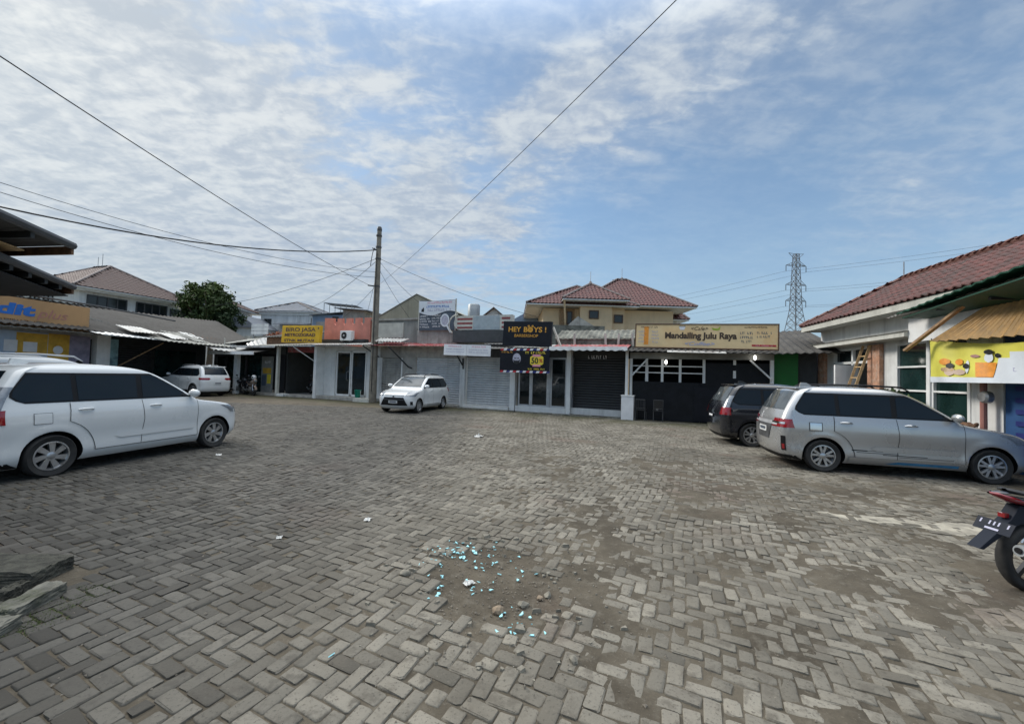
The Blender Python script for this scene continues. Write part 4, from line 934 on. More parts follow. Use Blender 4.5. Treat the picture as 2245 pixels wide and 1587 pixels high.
d = B('door', 'glass_dark', t, .95, 1.95, .05, .08, .1, 2.45); MB().box(.8, .95, -.03, .15, 0, 3.0).box(1.95, 2.05, -.03, .15, 0, 3.0).box(2.82, 2.95, -.03, .15, 0, 3.0).box(.8, 2.95, -.03, .15, 2.45, 2.53).box(.8, 2.95, -.03, .15, 2.92, 3.0).build('frame', 'white_paint', d)
B('open_doorway', 'dark_interior', t, 2.05, 2.82, 1.2, 1.25, .1, 2.45); d = B('door_leaf', 'white_paint', t, 2.05, 2.13, -.6, .1, .1, 2.4); B('transom', 'glass_dark', t, .95, 2.82, .05, .08, 2.53, 2.92)
for x0, x1, zs in ((4.14, 5.28, (1.62, 2.28)), (5.46, 6.52, (1.62, 2.3))):
    w = B('window', 'glass_teal', t, x0, x1, .05, .08, .4, 2.95); f = MB().box(x0 - .05, x0 + .03, -.02, .12, .35, 2.98).box(x1 - .03, x1 + .05, -.02, .12, .35, 2.98).box(x0, x1, -.02, .12, .35, .43).box(x0, x1, -.02, .12, 2.9, 2.98)
    for z in zs: f.box(x0, x1, -.02, .11, z - .025, z + .025)
    f.build('frame', 'white_paint', w)
B('mullion_post', 'white_paint', t, 5.31, 5.43, -.06, .12, 0, 3.0)
B('ledge', 'off_white', t, -.45, 5.3, -.55, -.005, 3.06, 3.20); MB().sheet((-.5, -.58, 3.21), (5.32, -.58, 3.21), (5.32, 0, 3.27), (-.5, 0, 3.27), .02).build('ledge_top', 'old_concrete', t)
# roof: eave line 0.72 m outside the wall
ex0, ex1, ey0, ey1, ez, rz_ = -.15, 12.5, -.72, 3.64, 3.95, 5.30
hi = 2.18
sl_ = [((ex0, ey0, ez), (ex1, ey0, ez), (ex1, ey0 + hi, rz_), (ex0 + hi, ey0 + hi, rz_)), ((ex0, ey1, ez), (ex0, ey0, ez), (ex0 + hi, ey0 + hi, rz_), (ex0 + hi, ey0 + hi, rz_)), ((ex1, ey1, ez), (ex0, ey1, ez), (ex0 + hi, ey0 + hi, rz_), (ex1, ey0 + hi, rz_))]
b = MB()
for q in sl_: b.add(q, [(0, 1, 2, 3)])
rf = b.build('roof', 'tile_red', t)
B('fascia', 'off_white', rf, ex0 + .02, ex1, ey0 + .04, ey0 + .09, ez - .20, ez - .01); B('soffit', 'white_paint', rf, ex0 + .05, ex1, ey0 + .1, ey1, ez - .16, ez - .12); B('fascia', 'off_white', rf, ex0 + .02, ex0 + .07, ey0 + .09, ey1, ez - .2, ez - .01)
tm = tile_mesh(.235, .30).mesh('roof_tile'); tm.materials.append(MATS['tile_red_old']); tm.polygons.foreach_set('use_smooth', [True] * len(tm.polygons))
pl_ = tile_places(*sl_[0], .235, .30); pl_.sort(key=lambda m_: (rb(*m_.translation) - Vector((0, 0, 1.7))).length)
vis = [m_ for m_ in pl_ if rb(*m_.translation).x / rb(*m_.translation).y < 1.36]; rest = [m_ for m_ in pl_ if m_ not in vis[:300]]
for m_ in vis[:300]:
    o = obj('roof_tile', tm, rf); o.matrix_local = m_ @ Matrix.Translation((0, random.uniform(-.006, .006), 0)) @ Matrix.Rotation(random.uniform(-.01, .01), 4, 'Z')
base = tile_mesh(.235, .30); allb = MB()
for m_ in rest + tile_places(*sl_[1], .235, .30) + tile_places(*sl_[2], .235, .30): allb.add([m_ @ Vector(v) for v in base.v], base.f)
tag(allb.build('roof_tiles', 'tile_red', rf, smooth=60), kind='stuff')
for i in range(26):
    x = ex0 + hi + .2 + i * .38; MB().tube([(x - .2, ey0 + hi, rz_ + .07), (x + .21, ey0 + hi, rz_ + .10)], .10, 8).build('ridge_tile', 'ridge_red', rf)
for i in range(10):
    f = i / 10; MB().tube([Vector((ex0, ey0, ez + .05)).lerp(Vector((ex0 + hi, ey0 + hi, rz_ + .07)), f), Vector((ex0, ey0, ez + .08)).lerp(Vector((ex0 + hi, ey0 + hi, rz_ + .09)), f + .11)], .075, 8).build('hip_tile', 'ridge_red', rf)
MB().tube([(ex0 + hi, ey0 + hi, rz_), (ex0 + hi, ey0 + hi, rz_ + .62)], .016, 6).build('lightning_rod', 'steel', t)
# white partition, green canopy, timber and blue front at the near end of the right building
t = thing('white_partition', 'white board partition under the tiled eaves at right', 'partition', rb(5.3, -.45, 2.9), RA)
B('board', 'white_paint', t, 0, 2.2, 0, .06, 0, .72); MB().sheet((-.35, -.3, .70), (1.1, -.35, .80), (1.1, .3, .86), (-.35, .3, .78), .012, wave=(10, .015)).build('cap_sheet', 'zinc', t)
t = thing('green_canopy', 'dark green metal canopy overhanging the right edge', 'canopy', rb(6.7, 0, 0), RA)
mat('dark_green', (.009, .062, .036), .6, .15, 3); MB().sheet((-.95, -1.0, 3.60), (5, -1.7, 4.02), (5, .4, 4.4), (-.2, .2, 3.92), .03, wave=(20, .015)).build('roof', 'dark_green', t); MB().sheet((-.9, -.9, 3.50), (5, -1.6, 3.80), (5, .3, 3.5), (-.4, .2, 3.42), .03).build('underside', 'dark_green', t)
for x in (.3, 1.6, 3): MB().beam((x, -.95, 3.52), (x, .2, 3.52), .06).build('rafter', 'black_metal', t)
t = thing('timber_lean_to', 'slanting tan corrugated sheet with wooden rail above the yellow banner', 'lean-to', rb(6.9, -.55, 2.7), RA)
MB().sheet((-.2, -.35, .1), (1.9, -.2, .05), (1.75, .2, .95), (.75, .15, .85), .02, wave=(9, .03)).build('sheet', 'ochre_sheet', t); MB().beam((-.75, -.5, -.08), (.75, -.15, .98), .10, .05).build('rail', 'wood', t)
B('pillar', 'concrete', t, 1.62, 1.95, .12, .38, -2.7, 1.0)
t = thing('blue_shopfront', 'dark blue shop front with louvres at the right edge', 'shop', rb(7.4, 0, 0), RA)
B('wall', 'blue_wall', t, 0, 4, 0, .2, 0, 2.9)
for i in range(9): B('louvre', 'ink_navy', t, .25, 2.4, -.03, -.005, .5 + i * .24, .6 + i * .24)
t = thing('pipe_post', 'rusty pipe post with meter box between white wall and blue shop front', 'post', rb(7.18, -.22, 0), RA)
MB().tube([(0, 0, 0), (0, 0, 2.2)], .06, 10).build('pipe', 'ink_rose', t); MB().lathe([(.13, 0), (.13, -.1), (.1, -.14)], 14, 'y', (.16, -.02, 1.55)).build('meter', 'steel', t)
MB().tube([(.14 * math.cos(a) + .05, -.3 + .1 * math.sin(a), .93 + .03 * math.sin(a * 3)) for a in [i * .6 for i in range(12)]], .035, 6).build('rope_coil', 'rust', t); B('wall_block', 'concrete', t, -.1, .7, -.6, -.15, 0, .80, bevel=.03)
# yellow banner
t = thing('food_banner', 'yellow and white printed food banner hung on the right building', 'banner', rb(6.34, -.62, 1.85), RA)
def ban(x, z): return (x, -.06 * math.sin(x * 2.1 + z * 2) - .035 * math.sin((x + .3) * 9 + z * 3) * (.4 + .6 * math.exp(-x)), z * 1.02 * (1 - .10 * x) - .05 * math.sin(min(x, 2.4) / 2.4 * math.pi) * z * z)
nx, nz = 40, 10
MB().grid([[ban(3.4 * i / nx, j / nz) for i in range(nx + 1)] for j in range(nz + 1)]).build('sheet', 'banner_yellow', t, smooth=80)
def patch_b(x0, x1, z0, z1, m_, dy, name='print', nn=10, shape=None):
    P = []
    for j in range(7):
        row = []
        for i in range(nn + 1):
            x, z = x0 + (x1 - x0) * i / nn, z0 + (z1 - z0) * j / 6
            if shape: x = x0 + (x1 - x0) * (.5 + (i / nn - .5) * shape(j / 6))
            p = ban(x, z); row.append((p[0], p[1] - dy, p[2]))
        P.append(row)
    return MB().grid(P).build(name, m_, t, smooth=80)
patch_b(0, 3.4, 0, .13, 'banner_white', .012, nn=40); patch_b(1.55, 3.4, .13, .62, 'banner_white', .012, nn=40, shape=lambda v: 1 - .12 * v); patch_b(1.9, 3.4, .62, .78, 'banner_white', .012, nn=30)
rnd = lambda v: math.sqrt(max(.02, 1 - (2 * v - 1) ** 2))
for x, z, w_, h_, m_ in ((.38, .42, .24, .16, 'ink_orange'), (.52, .16, .22, .20, 'skin_print'), (.42, .25, .3, .12, 'pale_wood'), (.72, .42, .2, .16, 'ink_orange'), (.70, .18, .3, .14, 'skin_print'), (1.08, .62, .17, .08, 'ink_rose')): patch_b(x, x + w_, z, z + h_, m_, .020, shape=rnd)
for x, z in ((.55, .34), (.93, .34)): patch_b(x, x + .16, z, z + .13, 'ink_black', .026, 'cap_print', shape=rnd)
patch_b(.98, 1.08, .22, .55, 'banner_white', .012, shape=rnd); patch_b(1.20, 1.62, .14, .50, 'ink_orange', .022, 'shirt_print', shape=lambda v: .72 + .28 * v); patch_b(1.34, 1.54, .5, .76, 'banner_white', .026, 'face_print', shape=rnd); patch_b(1.32, 1.56, .70, .84, 'ink_black', .030, 'hair_print', shape=rnd); patch_b(1.56, 1.72, .62, .74, 'ink_black', .012, 'print', shape=rnd)
patch_b(.12, .22, .03, .08, 'ink_black', .012, 'print'); patch_b(1.95, 2.05, .25, .5, 'ink_lilac', .012, shape=rnd)
for x in (0.0, 3.4): MB().tube([(x, 0, -.02), (x, 0, 1.06)], .015, 6).build('pole', 'steel', t)
# ladder
t = thing('ladder', 'wooden ladder leaning against the brick column of the right building', 'ladder', rb(2.55, -.95, 0), RA)
for dx in (0, .42): MB().beam((dx, 0, 0), (dx * .85 + .28, .80, 3.0), .05, .07).build('rail', 'pale_wood', t)
for i in range(8):
    f = .08 + i * .115; MB().beam((.28 * f, .80 * f, 3.0 * f), (.42 + (.42 * .85 + .28 - .42) * f, .80 * f, 3.0 * f), .035).build('rung', 'pale_wood', t)
mat('leaf', (.055, .085, .028), .6, .35, 3, spec=.3); mat('leaf_light', (.085, .12, .035), .6, .35, 3, spec=.3); mat('leaf_dark', (.028, .05, .018), .6, .35, 3, spec=.3)
def leaves(center, rad, n, size, clumps, seed):
    r = np.random.default_rng(seed); b = MB()
    cc = []
    for i in range(clumps):
        v = r.normal(0, 1, 3); v /= np.linalg.norm(v); v *= r.uniform(.45, .98) ** .6; cc.append(np.array(center) + v * np.array(rad))
    for i in range(n):
        c = cc[int(r.integers(clumps))]; p = c + r.normal(0, 1, 3) * np.array(rad) * .15
        a = Vector(r.normal(0, 1, 3)).normalized(); d = a.orthogonal().normalized(); d.rotate(Matrix.Rotation(r.uniform(0, 6.28), 3, a)); e = a.cross(d)
        s = size * r.uniform(.6, 1.3); P_ = Vector(p)
        b.add([P_ - d * s, P_ + e * s * .45, P_ + d * s, P_ - e * s * .45], [(0, 1, 2, 3)])
    return b
t = thing('tree', 'dense dark green tree behind the left shops', 'tree', (-26.6, 36, 0))
tr = MB().tube([(0, 0, 0), (.1, 0, 2.5), (0, .1, 4.6), (-.1, 0, 6.0)], [.28, .22, .17, .1], 9).build('trunk', 'bark', t)
for a, l, h_ in ((0, 2.0, 6.8), (1.3, 1.8, 7.4), (2.6, 2.1, 6.9), (3.9, 1.9, 7.2), (5.1, 2.0, 7.8)): MB().tube([(0, .05, 4.4), (l * .5 * math.cos(a), l * .5 * math.sin(a), 5.6), (l * math.cos(a), l * math.sin(a), h_)], [.12, .07, .03], 6).build('limb', 'bark', tr)
tag(leaves((-.2, 0, 7.1), (1.9, 1.9, 1.6), 6500, .17, 34, 3).build('crown', 'leaf', t), kind='stuff'); tag(leaves((-.3, -.6, 7.5), (1.8, 1.5, 1.35), 2200, .17, 14, 13).build('crown', 'leaf_light', t), kind='stuff'); tag(leaves((1.5, 0, 5.9), (1.1, 1.3, 1.3), 2600, .17, 18, 4).build('crown', 'leaf_dark', t), kind='stuff'); tag(leaves((-1.5, 0, 5.6), (1.2, 1.4, 1.4), 2600, .17, 18, 5).build('crown', 'leaf_dark', t), kind='stuff')
t = thing('shrub', 'leafy potted shrub behind the silver MPV by the right windows', 'shrub', rb(5.0, -.6, 0), RA)
MB().tube([(0, 0, .4), (.05, 0, .9), (0, .05, 1.3)], [.03, .02, .012], 6).build('stem', 'bark', t); MB().lathe([(.16, 0), (.22, .4), (.2, .4)], 14).build('pot', 'ink_rose', t)
tag(leaves((0, 0, 1.25), (.5, .35, .38), 420, .085, 16, 8).build('foliage', 'leaf', t), kind='stuff')
mat('plant_orange', (.30, .09, .03), .7, .4, 6)
t = unit('roof_planter', 'rusty orange planting and scrap along the roof edge left of the yellow sign', 'plants', -22.0, -3.2, 3.9)
B('trough', 'rust', t, 0, 5.5, 0, .5, 0, .25); tag(leaves((2.8, .2, .45), (2.8, .3, .25), 900, .07, 40, 9).build('foliage', 'plant_orange', t), kind='stuff'); MB().tube([(5.0, 0, 0), (5.0, 0, 1.5)], .03, 6).build('pole', 'dark_grey', t)
t = unit('roof_panel', 'white slatted panel standing on the roof edge below the dark tree', 'panel', -22.4, -2.6, 4.15)
for i in range(3): B('slat', 'white_wall', t, 0, 1.75, 0, .06, .05 + i * .27, .29 + i * .27)
MB().beam((.2, .05, -.3), (.2, .05, .8), .06).beam((1.5, .05, -.3), (1.5, .05, .8), .06).build('leg', 'steel', t)

# ------------------------------------------------------------------ pylon and its lines
t = thing('pylon', 'steel lattice transmission pylon in the distance at right', 'pylon', (110.5, 160, 0), R(8))
def pw(z): return 4.2 * (1 - z / 30) + 1.5 if z < 30 else 1.45 * (1 - (z - 30) / 22) + .7 * ((z - 30) / 22) + .05
zs = [0, 5, 10, 14.5, 18.5, 22, 25, 28, 30.5, 33, 35.5, 38, 40.5, 43, 45.5, 48, 50.5, 52.5]
for sx, sy in ((1, 1), (1, -1), (-1, 1), (-1, -1)): MB().tube([(sx * pw(z), sy * pw(z), z) for z in zs], .16, 4).build('leg', 'pylon_grey', t)
br = MB()
for z0, z1 in zip(zs, zs[1:]):
    a, b_ = pw(z0), pw(z1)
    for q in range(4):
        c0 = [(-1, -1), (1, -1), (1, 1), (-1, 1)]; p, q2 = c0[q], c0[(q + 1) % 4]
        br.beam((p[0] * a, p[1] * a, z0), (q2[0] * b_, q2[1] * b_, z1), .11).beam((q2[0] * a, q2[1] * a, z0), (p[0] * b_, p[1] * b_, z1), .11).beam((p[0] * b_, p[1] * b_, z1), (q2[0] * b_, q2[1] * b_, z1), .10)
br.build('bracing', 'pylon_grey', t)
for z in (34, 40.3, 47.9):
    for sx in (-1, 1):
        w_ = pw(z); a = MB(); tip = (sx * 4.4, 0, z)
        for sy in (-1, 1): a.beam((sx * w_, sy * w_, z), tip, .14).beam((sx * w_, sy * w_, z + 1.5), tip, .12)
        for f in (.3, .6): a.beam((sx * (w_ + (4.4 - w_) * f), 0, z), (sx * (w_ + (4.4 - w_) * f), 0, z + 1.5 * (1 - f)), .1)
        o = a.build('cross_arm', 'pylon_grey', t); MB().tube([(sx * 4.4, 0, z), (sx * 4.4, 0, z - 2.3)], .13, 6).build('insulator', 'dark_grey', o)
for sx in (-1, 1): MB().beam((sx * .6, 0, 50.5), (sx * 3.3, 0, 52.8), .13).beam((0, 0, 52.5), (sx * 3.3, 0, 52.8), .13).build('earth_peak', 'pylon_grey', t)
def sag(a, b, s, n=18): a, b = Vector(a), Vector(b); return [a.lerp(b, i / n) - Vector((0, 0, s * 4 * (i / n) * (1 - i / n))) for i in range(n + 1)]
names = {0: 'upper', 1: 'middle', 2: 'lower'}
for k, z in enumerate((45.6, 38.0, 31.7)):
    for sx in (-1, 1):
        side = 'left' if sx < 0 else 'right'
        tag(MB().tube(sag((110.5 + sx * 4.4, 160, z), (200 + sx * 4, 15, z + 1), 4), .035, 4).build('power_line', 'cable'), 'thin high voltage line running right from %s %s arm of the pylon' % (names[k], side), 'cable', 'high voltage lines')
        tag(MB().tube(sag((110.5 + sx * 4.4, 160, z), (-40 + sx * 5, 330, z - 4), 6), .04, 4).build('power_line', 'cable'), 'thin high voltage line running left from %s %s arm of the pylon' % (names[k], side), 'cable', 'high voltage lines')

# ------------------------------------------------------------------ utility pole and wires
PX, PY = -7.62, 22.65
t = thing('utility_pole', 'tall concrete utility pole with cable brackets beside the white shop', 'utility pole', (PX, PY, 0))
mat('pole_concrete', (.21, .19, .155), .9, .25, 3, streak=.4)
MB().tube([(0, 0, 0), (.0, 0, 5), (.02, 0, 9.55)], [.21, .17, .12], 14).build('shaft', 'pole_concrete', t, smooth=50); MB().lathe([(.13, 0), (.14, .1), (.11, .22), (.05, .26)], 12, 'z', (.02, 0, 9.5)).build('cap', 'dark_grey', t)
for z in (9.2, 8.55, 7.9, 6.35): MB().lathe([(.16, 0), (.16, .08)], 12, 'z', (.01, 0, z)).build('clamp_band', 'dark_grey', t)
MB().beam((0, -.1, 6.38), (-.45, -.15, 6.42), .06).build('bracket', 'black_metal', t); MB().beam((0, -.1, 8.4), (-.3, -.12, 8.5), .05).build('bracket', 'black_metal', t)
MB().tube([(-.15 - .2 * abs(math.sin(a * .5)), -.16, 8.0 + .5 * math.cos(a)) for a in [i * .5 for i in range(26)]], .018, 5).build('cable_coil', 'cable', t)
MB().tube([(-.02, -.18, 8.3), (-.02, -.2, 5.5), (.0, -.22, .6)], .02, 5).build('down_cable', 'cable', t)
def wire(label, a, b, s, r, n=22): tag(MB().tube(sag(a, b, s, n), r, 5).build('wire', 'cable'), label, 'wire', 'overhead wires')
wire('thick twisted cable sagging from the utility pole to the left edge', (PX, PY, 8.45), (-19.3, 8.6, 6.9), 1.1, .028)
wire('long wire descending from the top left corner to the utility pole', (PX - .3, PY, 6.4), (-7.4, 3.0, 6.15), .25, .010)
wire('thin upper wire from the left edge below the long wire to the pole', (PX, PY, 7.2), (-15.9, 10.5, 7.05), .55, .009)
wire('thin lower wire from the left edge, just under its twin, to the pole', (PX, PY, 6.9), (-15.8, 10.6, 6.75), .55, .010)
wire('long wire crossing the sky diagonally to the top edge right of centre', (PX, PY, 6.4), (1.75, 4.0, 5.75), .15, .0055)
wire('service wire from the pole down to the striped parapet roofs', (PX, PY, 8.0), tuple(rowp(1.0, -1.0, 4.7)), .25, .010)
wire('service wire from the pole to the racket banner', (PX, PY, 7.9), tuple(rowp(-5.4, 0, 5.4)), .15, .009)
wire('service wire from the pole to the concrete parapet', (PX, PY, 7.5), tuple(rowp(-6.3, -.2, 4.7)), .12, .009)
wire('service wire from the pole toward the dark tree', (PX, PY, 8.0), (-26, 34, 6.6), .5, .013)
wire('service wire from the pole to the white house in the distance', (PX, PY, 7.9), (-21, 40, 7.3), .5, .013)
wire('lower service wire from the pole to the yellow sign roof', (PX, PY, 6.5), tuple(rowp(-14.5, -2, 4.4)), .3, .010)
wire('short service wire from the pole to the pink parapet', (PX, PY, 7.4), tuple(rowp(-9.2, 0, 4.8)), .1, .009)
# ------------------------------------------------------------------ cars
def interp(tab, z):
    zs = np.array([a for a, _ in tab], float); vs = np.array([b for _, b in tab], float)
    # monotone-ish smooth interpolation (Catmull-Rom limited)
    z = np.asarray(z, float); i = np.clip(np.searchsorted(zs, z) - 1, 0, len(zs) - 2); h = zs[i + 1] - zs[i]; t = np.clip((z - zs[i]) / h, 0, 1)
    d = np.diff(vs) / np.diff(zs); m = np.empty(len(zs)); m[0], m[-1] = d[0], d[-1]
    for k in range(1, len(zs) - 1): m[k] = 0 if d[k - 1] * d[k] <= 0 else 2 * d[k - 1] * d[k] / (d[k - 1] + d[k])
    t2, t3 = t * t, t * t * t
    return (2 * t3 - 3 * t2 + 1) * vs[i] + (t3 - 2 * t2 + t) * h * m[i] + (-2 * t3 + 3 * t2) * vs[i + 1] + (t3 - t2) * h * m[i + 1]
class Car:
    def __init__(s, P): s.P = P
    def half(s, z):
        P = s.P; xf, xr, w = (float(interp(P[k], z)) for k in ('front', 'rear', 'width')); rf, rr, bf, br = (float(interp(P[k], z)) for k in ('rf', 'rr', 'bf', 'br'))
        X, Y = [], []
        for y in np.linspace(0, w - rr, 9)[:-1]: X.append(xr + br * (y / w) ** 2); Y.append(y)
        xe = xr + br * ((w - rr) / w) ** 2
        for a in np.linspace(0, math.pi / 2, 8)[:-1]: X.append(xe + rr - rr * math.cos(a)); Y.append(w - rr + rr * math.sin(a))
        xg = xf - bf * ((w - rf) / w) ** 2
        sx = np.linspace(xe + rr, xg - rf, 60); xm = (sx[0] + sx[-1]) / 2; hl = (sx[-1] - sx[0]) / 2
        for x in sx:
            f = 0
            for wx in (P['wf'], P['wr']):
                r = math.hypot(x - wx, z - P['wz']); f += P.get('flare', .014) * math.exp(-((r - P['arch'] - .03) / .05) ** 2) if z < .85 else 0
            X.append(x); Y.append(w * (1 - P.get('barrel', .02) * ((x - xm) / hl) ** 2) + f)
        k = Y[-1] / w
        for a in np.linspace(math.pi / 2, 0, 8)[1:]: X.append(xg - rf + rf * math.cos(a)); Y.append((w - rf + rf * math.sin(a)) * k)
        for y in np.linspace(w - rf, 0, 9)[1:]: X.append(xf - bf * (y / w) ** 2); Y.append(y * k)
        for q in range(7): pass
        return np.array(X), np.array(Y)
    def y_at(s, x, z): X, Y = s.half(z); return float(np.interp(x, X, Y))
    def layers(s): return s.P['zs']
    def body(s, parent, m):
        zs = s.layers(); V = []; n = 0
        for z in zs:
            X, Y = s.half(z); ring = [(x, y, z) for x, y in zip(X, Y)] + [(x, -y, z) for x, y in list(zip(X, Y))[-2:0:-1]]
            n = len(ring); V += ring
        F = [(k * n + i, k * n + (i + 1) % n, (k + 1) * n + (i + 1) % n, (k + 1) * n + i) for k in range(len(zs) - 1) for i in range(n)]
        F += [tuple(range(n))[::-1], tuple((len(zs) - 1) * n + i for i in range(n))]
        me = bpy.data.meshes.new('body'); me.from_pydata(V, [], F); me.materials.append(MATS[m]); me.materials.append(MATS['car_trim'])
        bm = bmesh.new(); bm.from_mesh(me); bmesh.ops.recalc_face_normals(bm, faces=bm.faces); bm.to_mesh(me); bm.free()
        o = obj('body', me, parent); P = s.P
        cut = MB()
        for wx in (P['wf'], P['wr']):
            for sg in (-1, 1): cut.lathe([(P['arch'], .42), (P['arch'], 1.2)] if sg > 0 else [(P['arch'], -1.2), (P['arch'], -.42)], 40, 'y', (wx, 0, P['wz']))
        cm = cut.mesh('cut'); cm.materials.append(MATS['car_trim']); cb = bmesh.new(); cb.from_mesh(cm); bmesh.ops.recalc_face_normals(cb, faces=cb.faces); cb.to_mesh(cm); cb.free()
        co = bpy.data.objects.new('cut', cm); col.objects.link(co); co.parent = parent
        md = o.modifiers.new('b', 'BOOLEAN'); md.operation = 'DIFFERENCE'; md.object = co; md.solver = 'EXACT'; md.material_mode = 'TRANSFER'
        bpy.context.view_layer.update(); dg = bpy.context.evaluated_depsgraph_get(); nm = bpy.data.meshes.new_from_object(o.evaluated_get(dg))
        o.modifiers.clear(); o.data = nm; nm.name = 'body'; bpy.data.objects.remove(co)
        nm.polygons.foreach_set('use_smooth', [True] * len(nm.polygons)); nm.set_sharp_from_angle(angle=R(38))
        return o
    def zrows(s, z0, z1): return [z0] + [z for z in s.layers() if z0 + .004 < z < z1 - .004] + [z1]
    def side(s, name, m, parent, z0, z1, x0, x1, d=.004, sg=-1, n=24):
        """panel lying on the flank between x0(z) and x1(z)"""
        P = []
        for z in s.zrows(z0, z1):
            X, Y = s.half(z); a, b = (x0(z) if callable(x0) else x0), (x1(z) if callable(x1) else x1)
            xs = np.linspace(a, max(b, a + 1e-4), n + 1); P.append([(x, sg * (y + d), z) for x, y in zip(xs, np.interp(xs, X, Y))])
        return MB().grid(P).build(name, m, parent, smooth=60)
    def end(s, name, m, parent, which, z0, z1, a0, a1, d=.005, sg=1, n=14, rows=None):
        """panel on the front or rear, from arc length a0(z) to a1(z) off the centre line; rows adds z steps"""
        P = []
        zz = s.zrows(z0, z1) if rows is None else list(np.linspace(z0, z1, rows))
        for z in zz:
            X, Y = s.half(z)
            if which == 'front': X, Y = X[::-1], Y[::-1]
            L = np.concatenate([[0], np.cumsum(np.hypot(np.diff(X), np.diff(Y)))])
            a, b = (a0(z) if callable(a0) else a0), (a1(z) if callable(a1) else a1); av = np.linspace(a, b, n + 1)
            x = np.interp(np.abs(av), L, X); y = np.interp(np.abs(av), L, Y) * np.sign(av + 1e-9)
            e = 1 if which == 'front' else -1
            # outward normal blends from end-on to sideways round the corner
            w = np.clip(np.abs(y) / max(Y.max(), .1), 0, 1) ** 4; P.append([(xx + e * d * (1 - q * .6), sg * (yy + np.sign(yy) * d * q), z) for xx, yy, q in zip(x, y, w)])
        return MB().grid(P).build(name, m, parent, smooth=60)
def wheel(parent, x, y, r, sg, spokes, style, tw=.19):
    """tyre > rim; sg is the outward side"""
    rr = r * .68; w = tw / 2
    o = MB().lathe([(rr, w * .7), (r * .80, w * .98), (r * .93, w), (r * .985, w * .72), (r, w * .3), (r, -w * .3), (r * .985, -w * .72), (r * .93, -w), (rr, -w * .7), (rr - .004, 0), (rr, w * .7)], 40, 'y', cap=False).build('wheel', 'tyre', parent, (x, y, r), smooth=50)
    rim = MB(); face = sg * w * .62; inn = sg * w * .15
    rim.lathe([(rr + .004, sg * w * .78), (rr - .015, sg * w * .80), (rr - .025, inn), (rr - .03, inn - sg * .03)], 40, 'y', cap=False)
    for k in range(spokes):
        a = 2 * math.pi * k / spokes + .3; tw_ = .10 if style == 'y' else .17
        for da in ((-.16, .16) if style == 'y' else (0,)):
            c, s_ = math.cos(a + da * .35), math.sin(a + da * .35); c2, s2 = math.cos(a + da * 1.6), math.sin(a + da * 1.6)
            if style == 'swirl': c2, s2 = math.cos(a + .35), math.sin(a + .35)
            t1 = .022 if style == 'y' else .026; t2 = .020 if style == 'y' else .042
            n1 = (-s_, c); n2 = (-s2, c2); r1, r2 = .035, rr - .012
            vs = []
            for (cc, ss, nn, rad, th) in ((c, s_, n1, r1, t1), (c2, s2, n2, r2, t2)):
                for q, yy in ((-1, face), (1, face), (1, inn), (-1, inn)): vs.append((cc * rad + nn[0] * th * q, yy, ss * rad + nn[1] * th * q))
            rim.add(vs, [(0, 1, 5, 4), (1, 2, 6, 5), (2, 3, 7, 6), (3, 0, 4, 7)])
    rim.lathe([(.055, inn), (.055, face), (.03, face + sg * .012)], 16, 'y')
    ro = rim.build('rim', 'rim_silver', o, smooth=35); MB().lathe([(rr - .02, inn - sg * .02), (.0, inn - sg * .021)], 24, 'y').build('brake_backing', 'car_trim', o)
    return o
ZS = [.19, .22, .26, .31, .37, .44, .51, .58, .64, .69, .74, .78, .81, .835, .86, .88, .90, .92, .94, .96, .98, 1.0, 1.02, 1.045, 1.08, 1.14, 1.2, 1.27, 1.34, 1.41, 1.47, 1.52, 1.56, 1.59, 1.615, 1.635, 1.652, 1.666, 1.678, 1.687, 1.693]
AVZ = dict(wf=1.3275, wr=-1.3275, wz=.31, arch=.365, r=.31, zs=ZS, yw=.735,
    front=[(.19, 1.95), (.26, 2.02), (.4, 2.07), (.58, 2.09), (.69, 2.075), (.78, 2.04), (.84, 1.98), (.89, 1.88), (.94, 1.68), (.98, 1.43), (1.01, 1.23), (1.04, 1.10), (1.2, .86), (1.4, .55), (1.52, .34), (1.59, .17), (1.635, -.02), (1.666, -.24), (1.687, -.52), (1.693, -.66)],
    rear=[(.19, -2.0), (.3, -2.09), (.5, -2.13), (.75, -2.13), (.95, -2.10), (1.1, -2.05), (1.3, -1.95), (1.47, -1.85), (1.56, -1.79), (1.615, -1.70), (1.65, -1.55), (1.68, -1.28), (1.693, -1.0)],
    width=[(.19, .745), (.26, .80), (.36, .828), (.46, .821), (.56, .822), (.68, .833), (.80, .838), (.90, .830), (.98, .815), (1.04, .798), (1.10, .780), (1.3, .732), (1.47, .69), (1.56, .665), (1.615, .635), (1.652, .585), (1.678, .50), (1.693, .37)],
    rf=[(.19, .30), (.6, .34), (.85, .30), (1.0, .16), (1.1, .09), (1.5, .12), (1.65, .2), (1.693, .15)], rr=[(.19, .24), (.8, .22), (1.1, .17), (1.5, .15), (1.65, .2), (1.693, .15)],
    bf=[(.19, .16), (.8, .20), (1.0, .18), (1.1, .15), (1.6, .14), (1.693, .1)], br=[(.19, .08), (1.0, .09), (1.6, .10), (1.693, .05)],
    belt=1.10, wtop=1.545, bp=-.14, cp=-1.06, wtip=-1.80, door_front=.90, tip=.88)
SUV = dict(AVZ); SUV.update(wf=1.34, wr=-1.34, wz=.345, arch=.40, r=.345, flare=.022, zs=[z * 1.01 + .03 for z in ZS])
for k in ('front', 'rear', 'width', 'rf', 'rr', 'bf', 'br'): SUV[k] = [(z * 1.01 + .03, v) for z, v in AVZ[k]]
SUV['front'] = [(z, v + (.10 if z < 1.03 else .02)) for z, v in SUV['front']]; SUV['rear'] = [(z, v - .06) for z, v in SUV['rear']]; SUV.update(belt=1.14, wtop=1.56, wtip=-1.75)
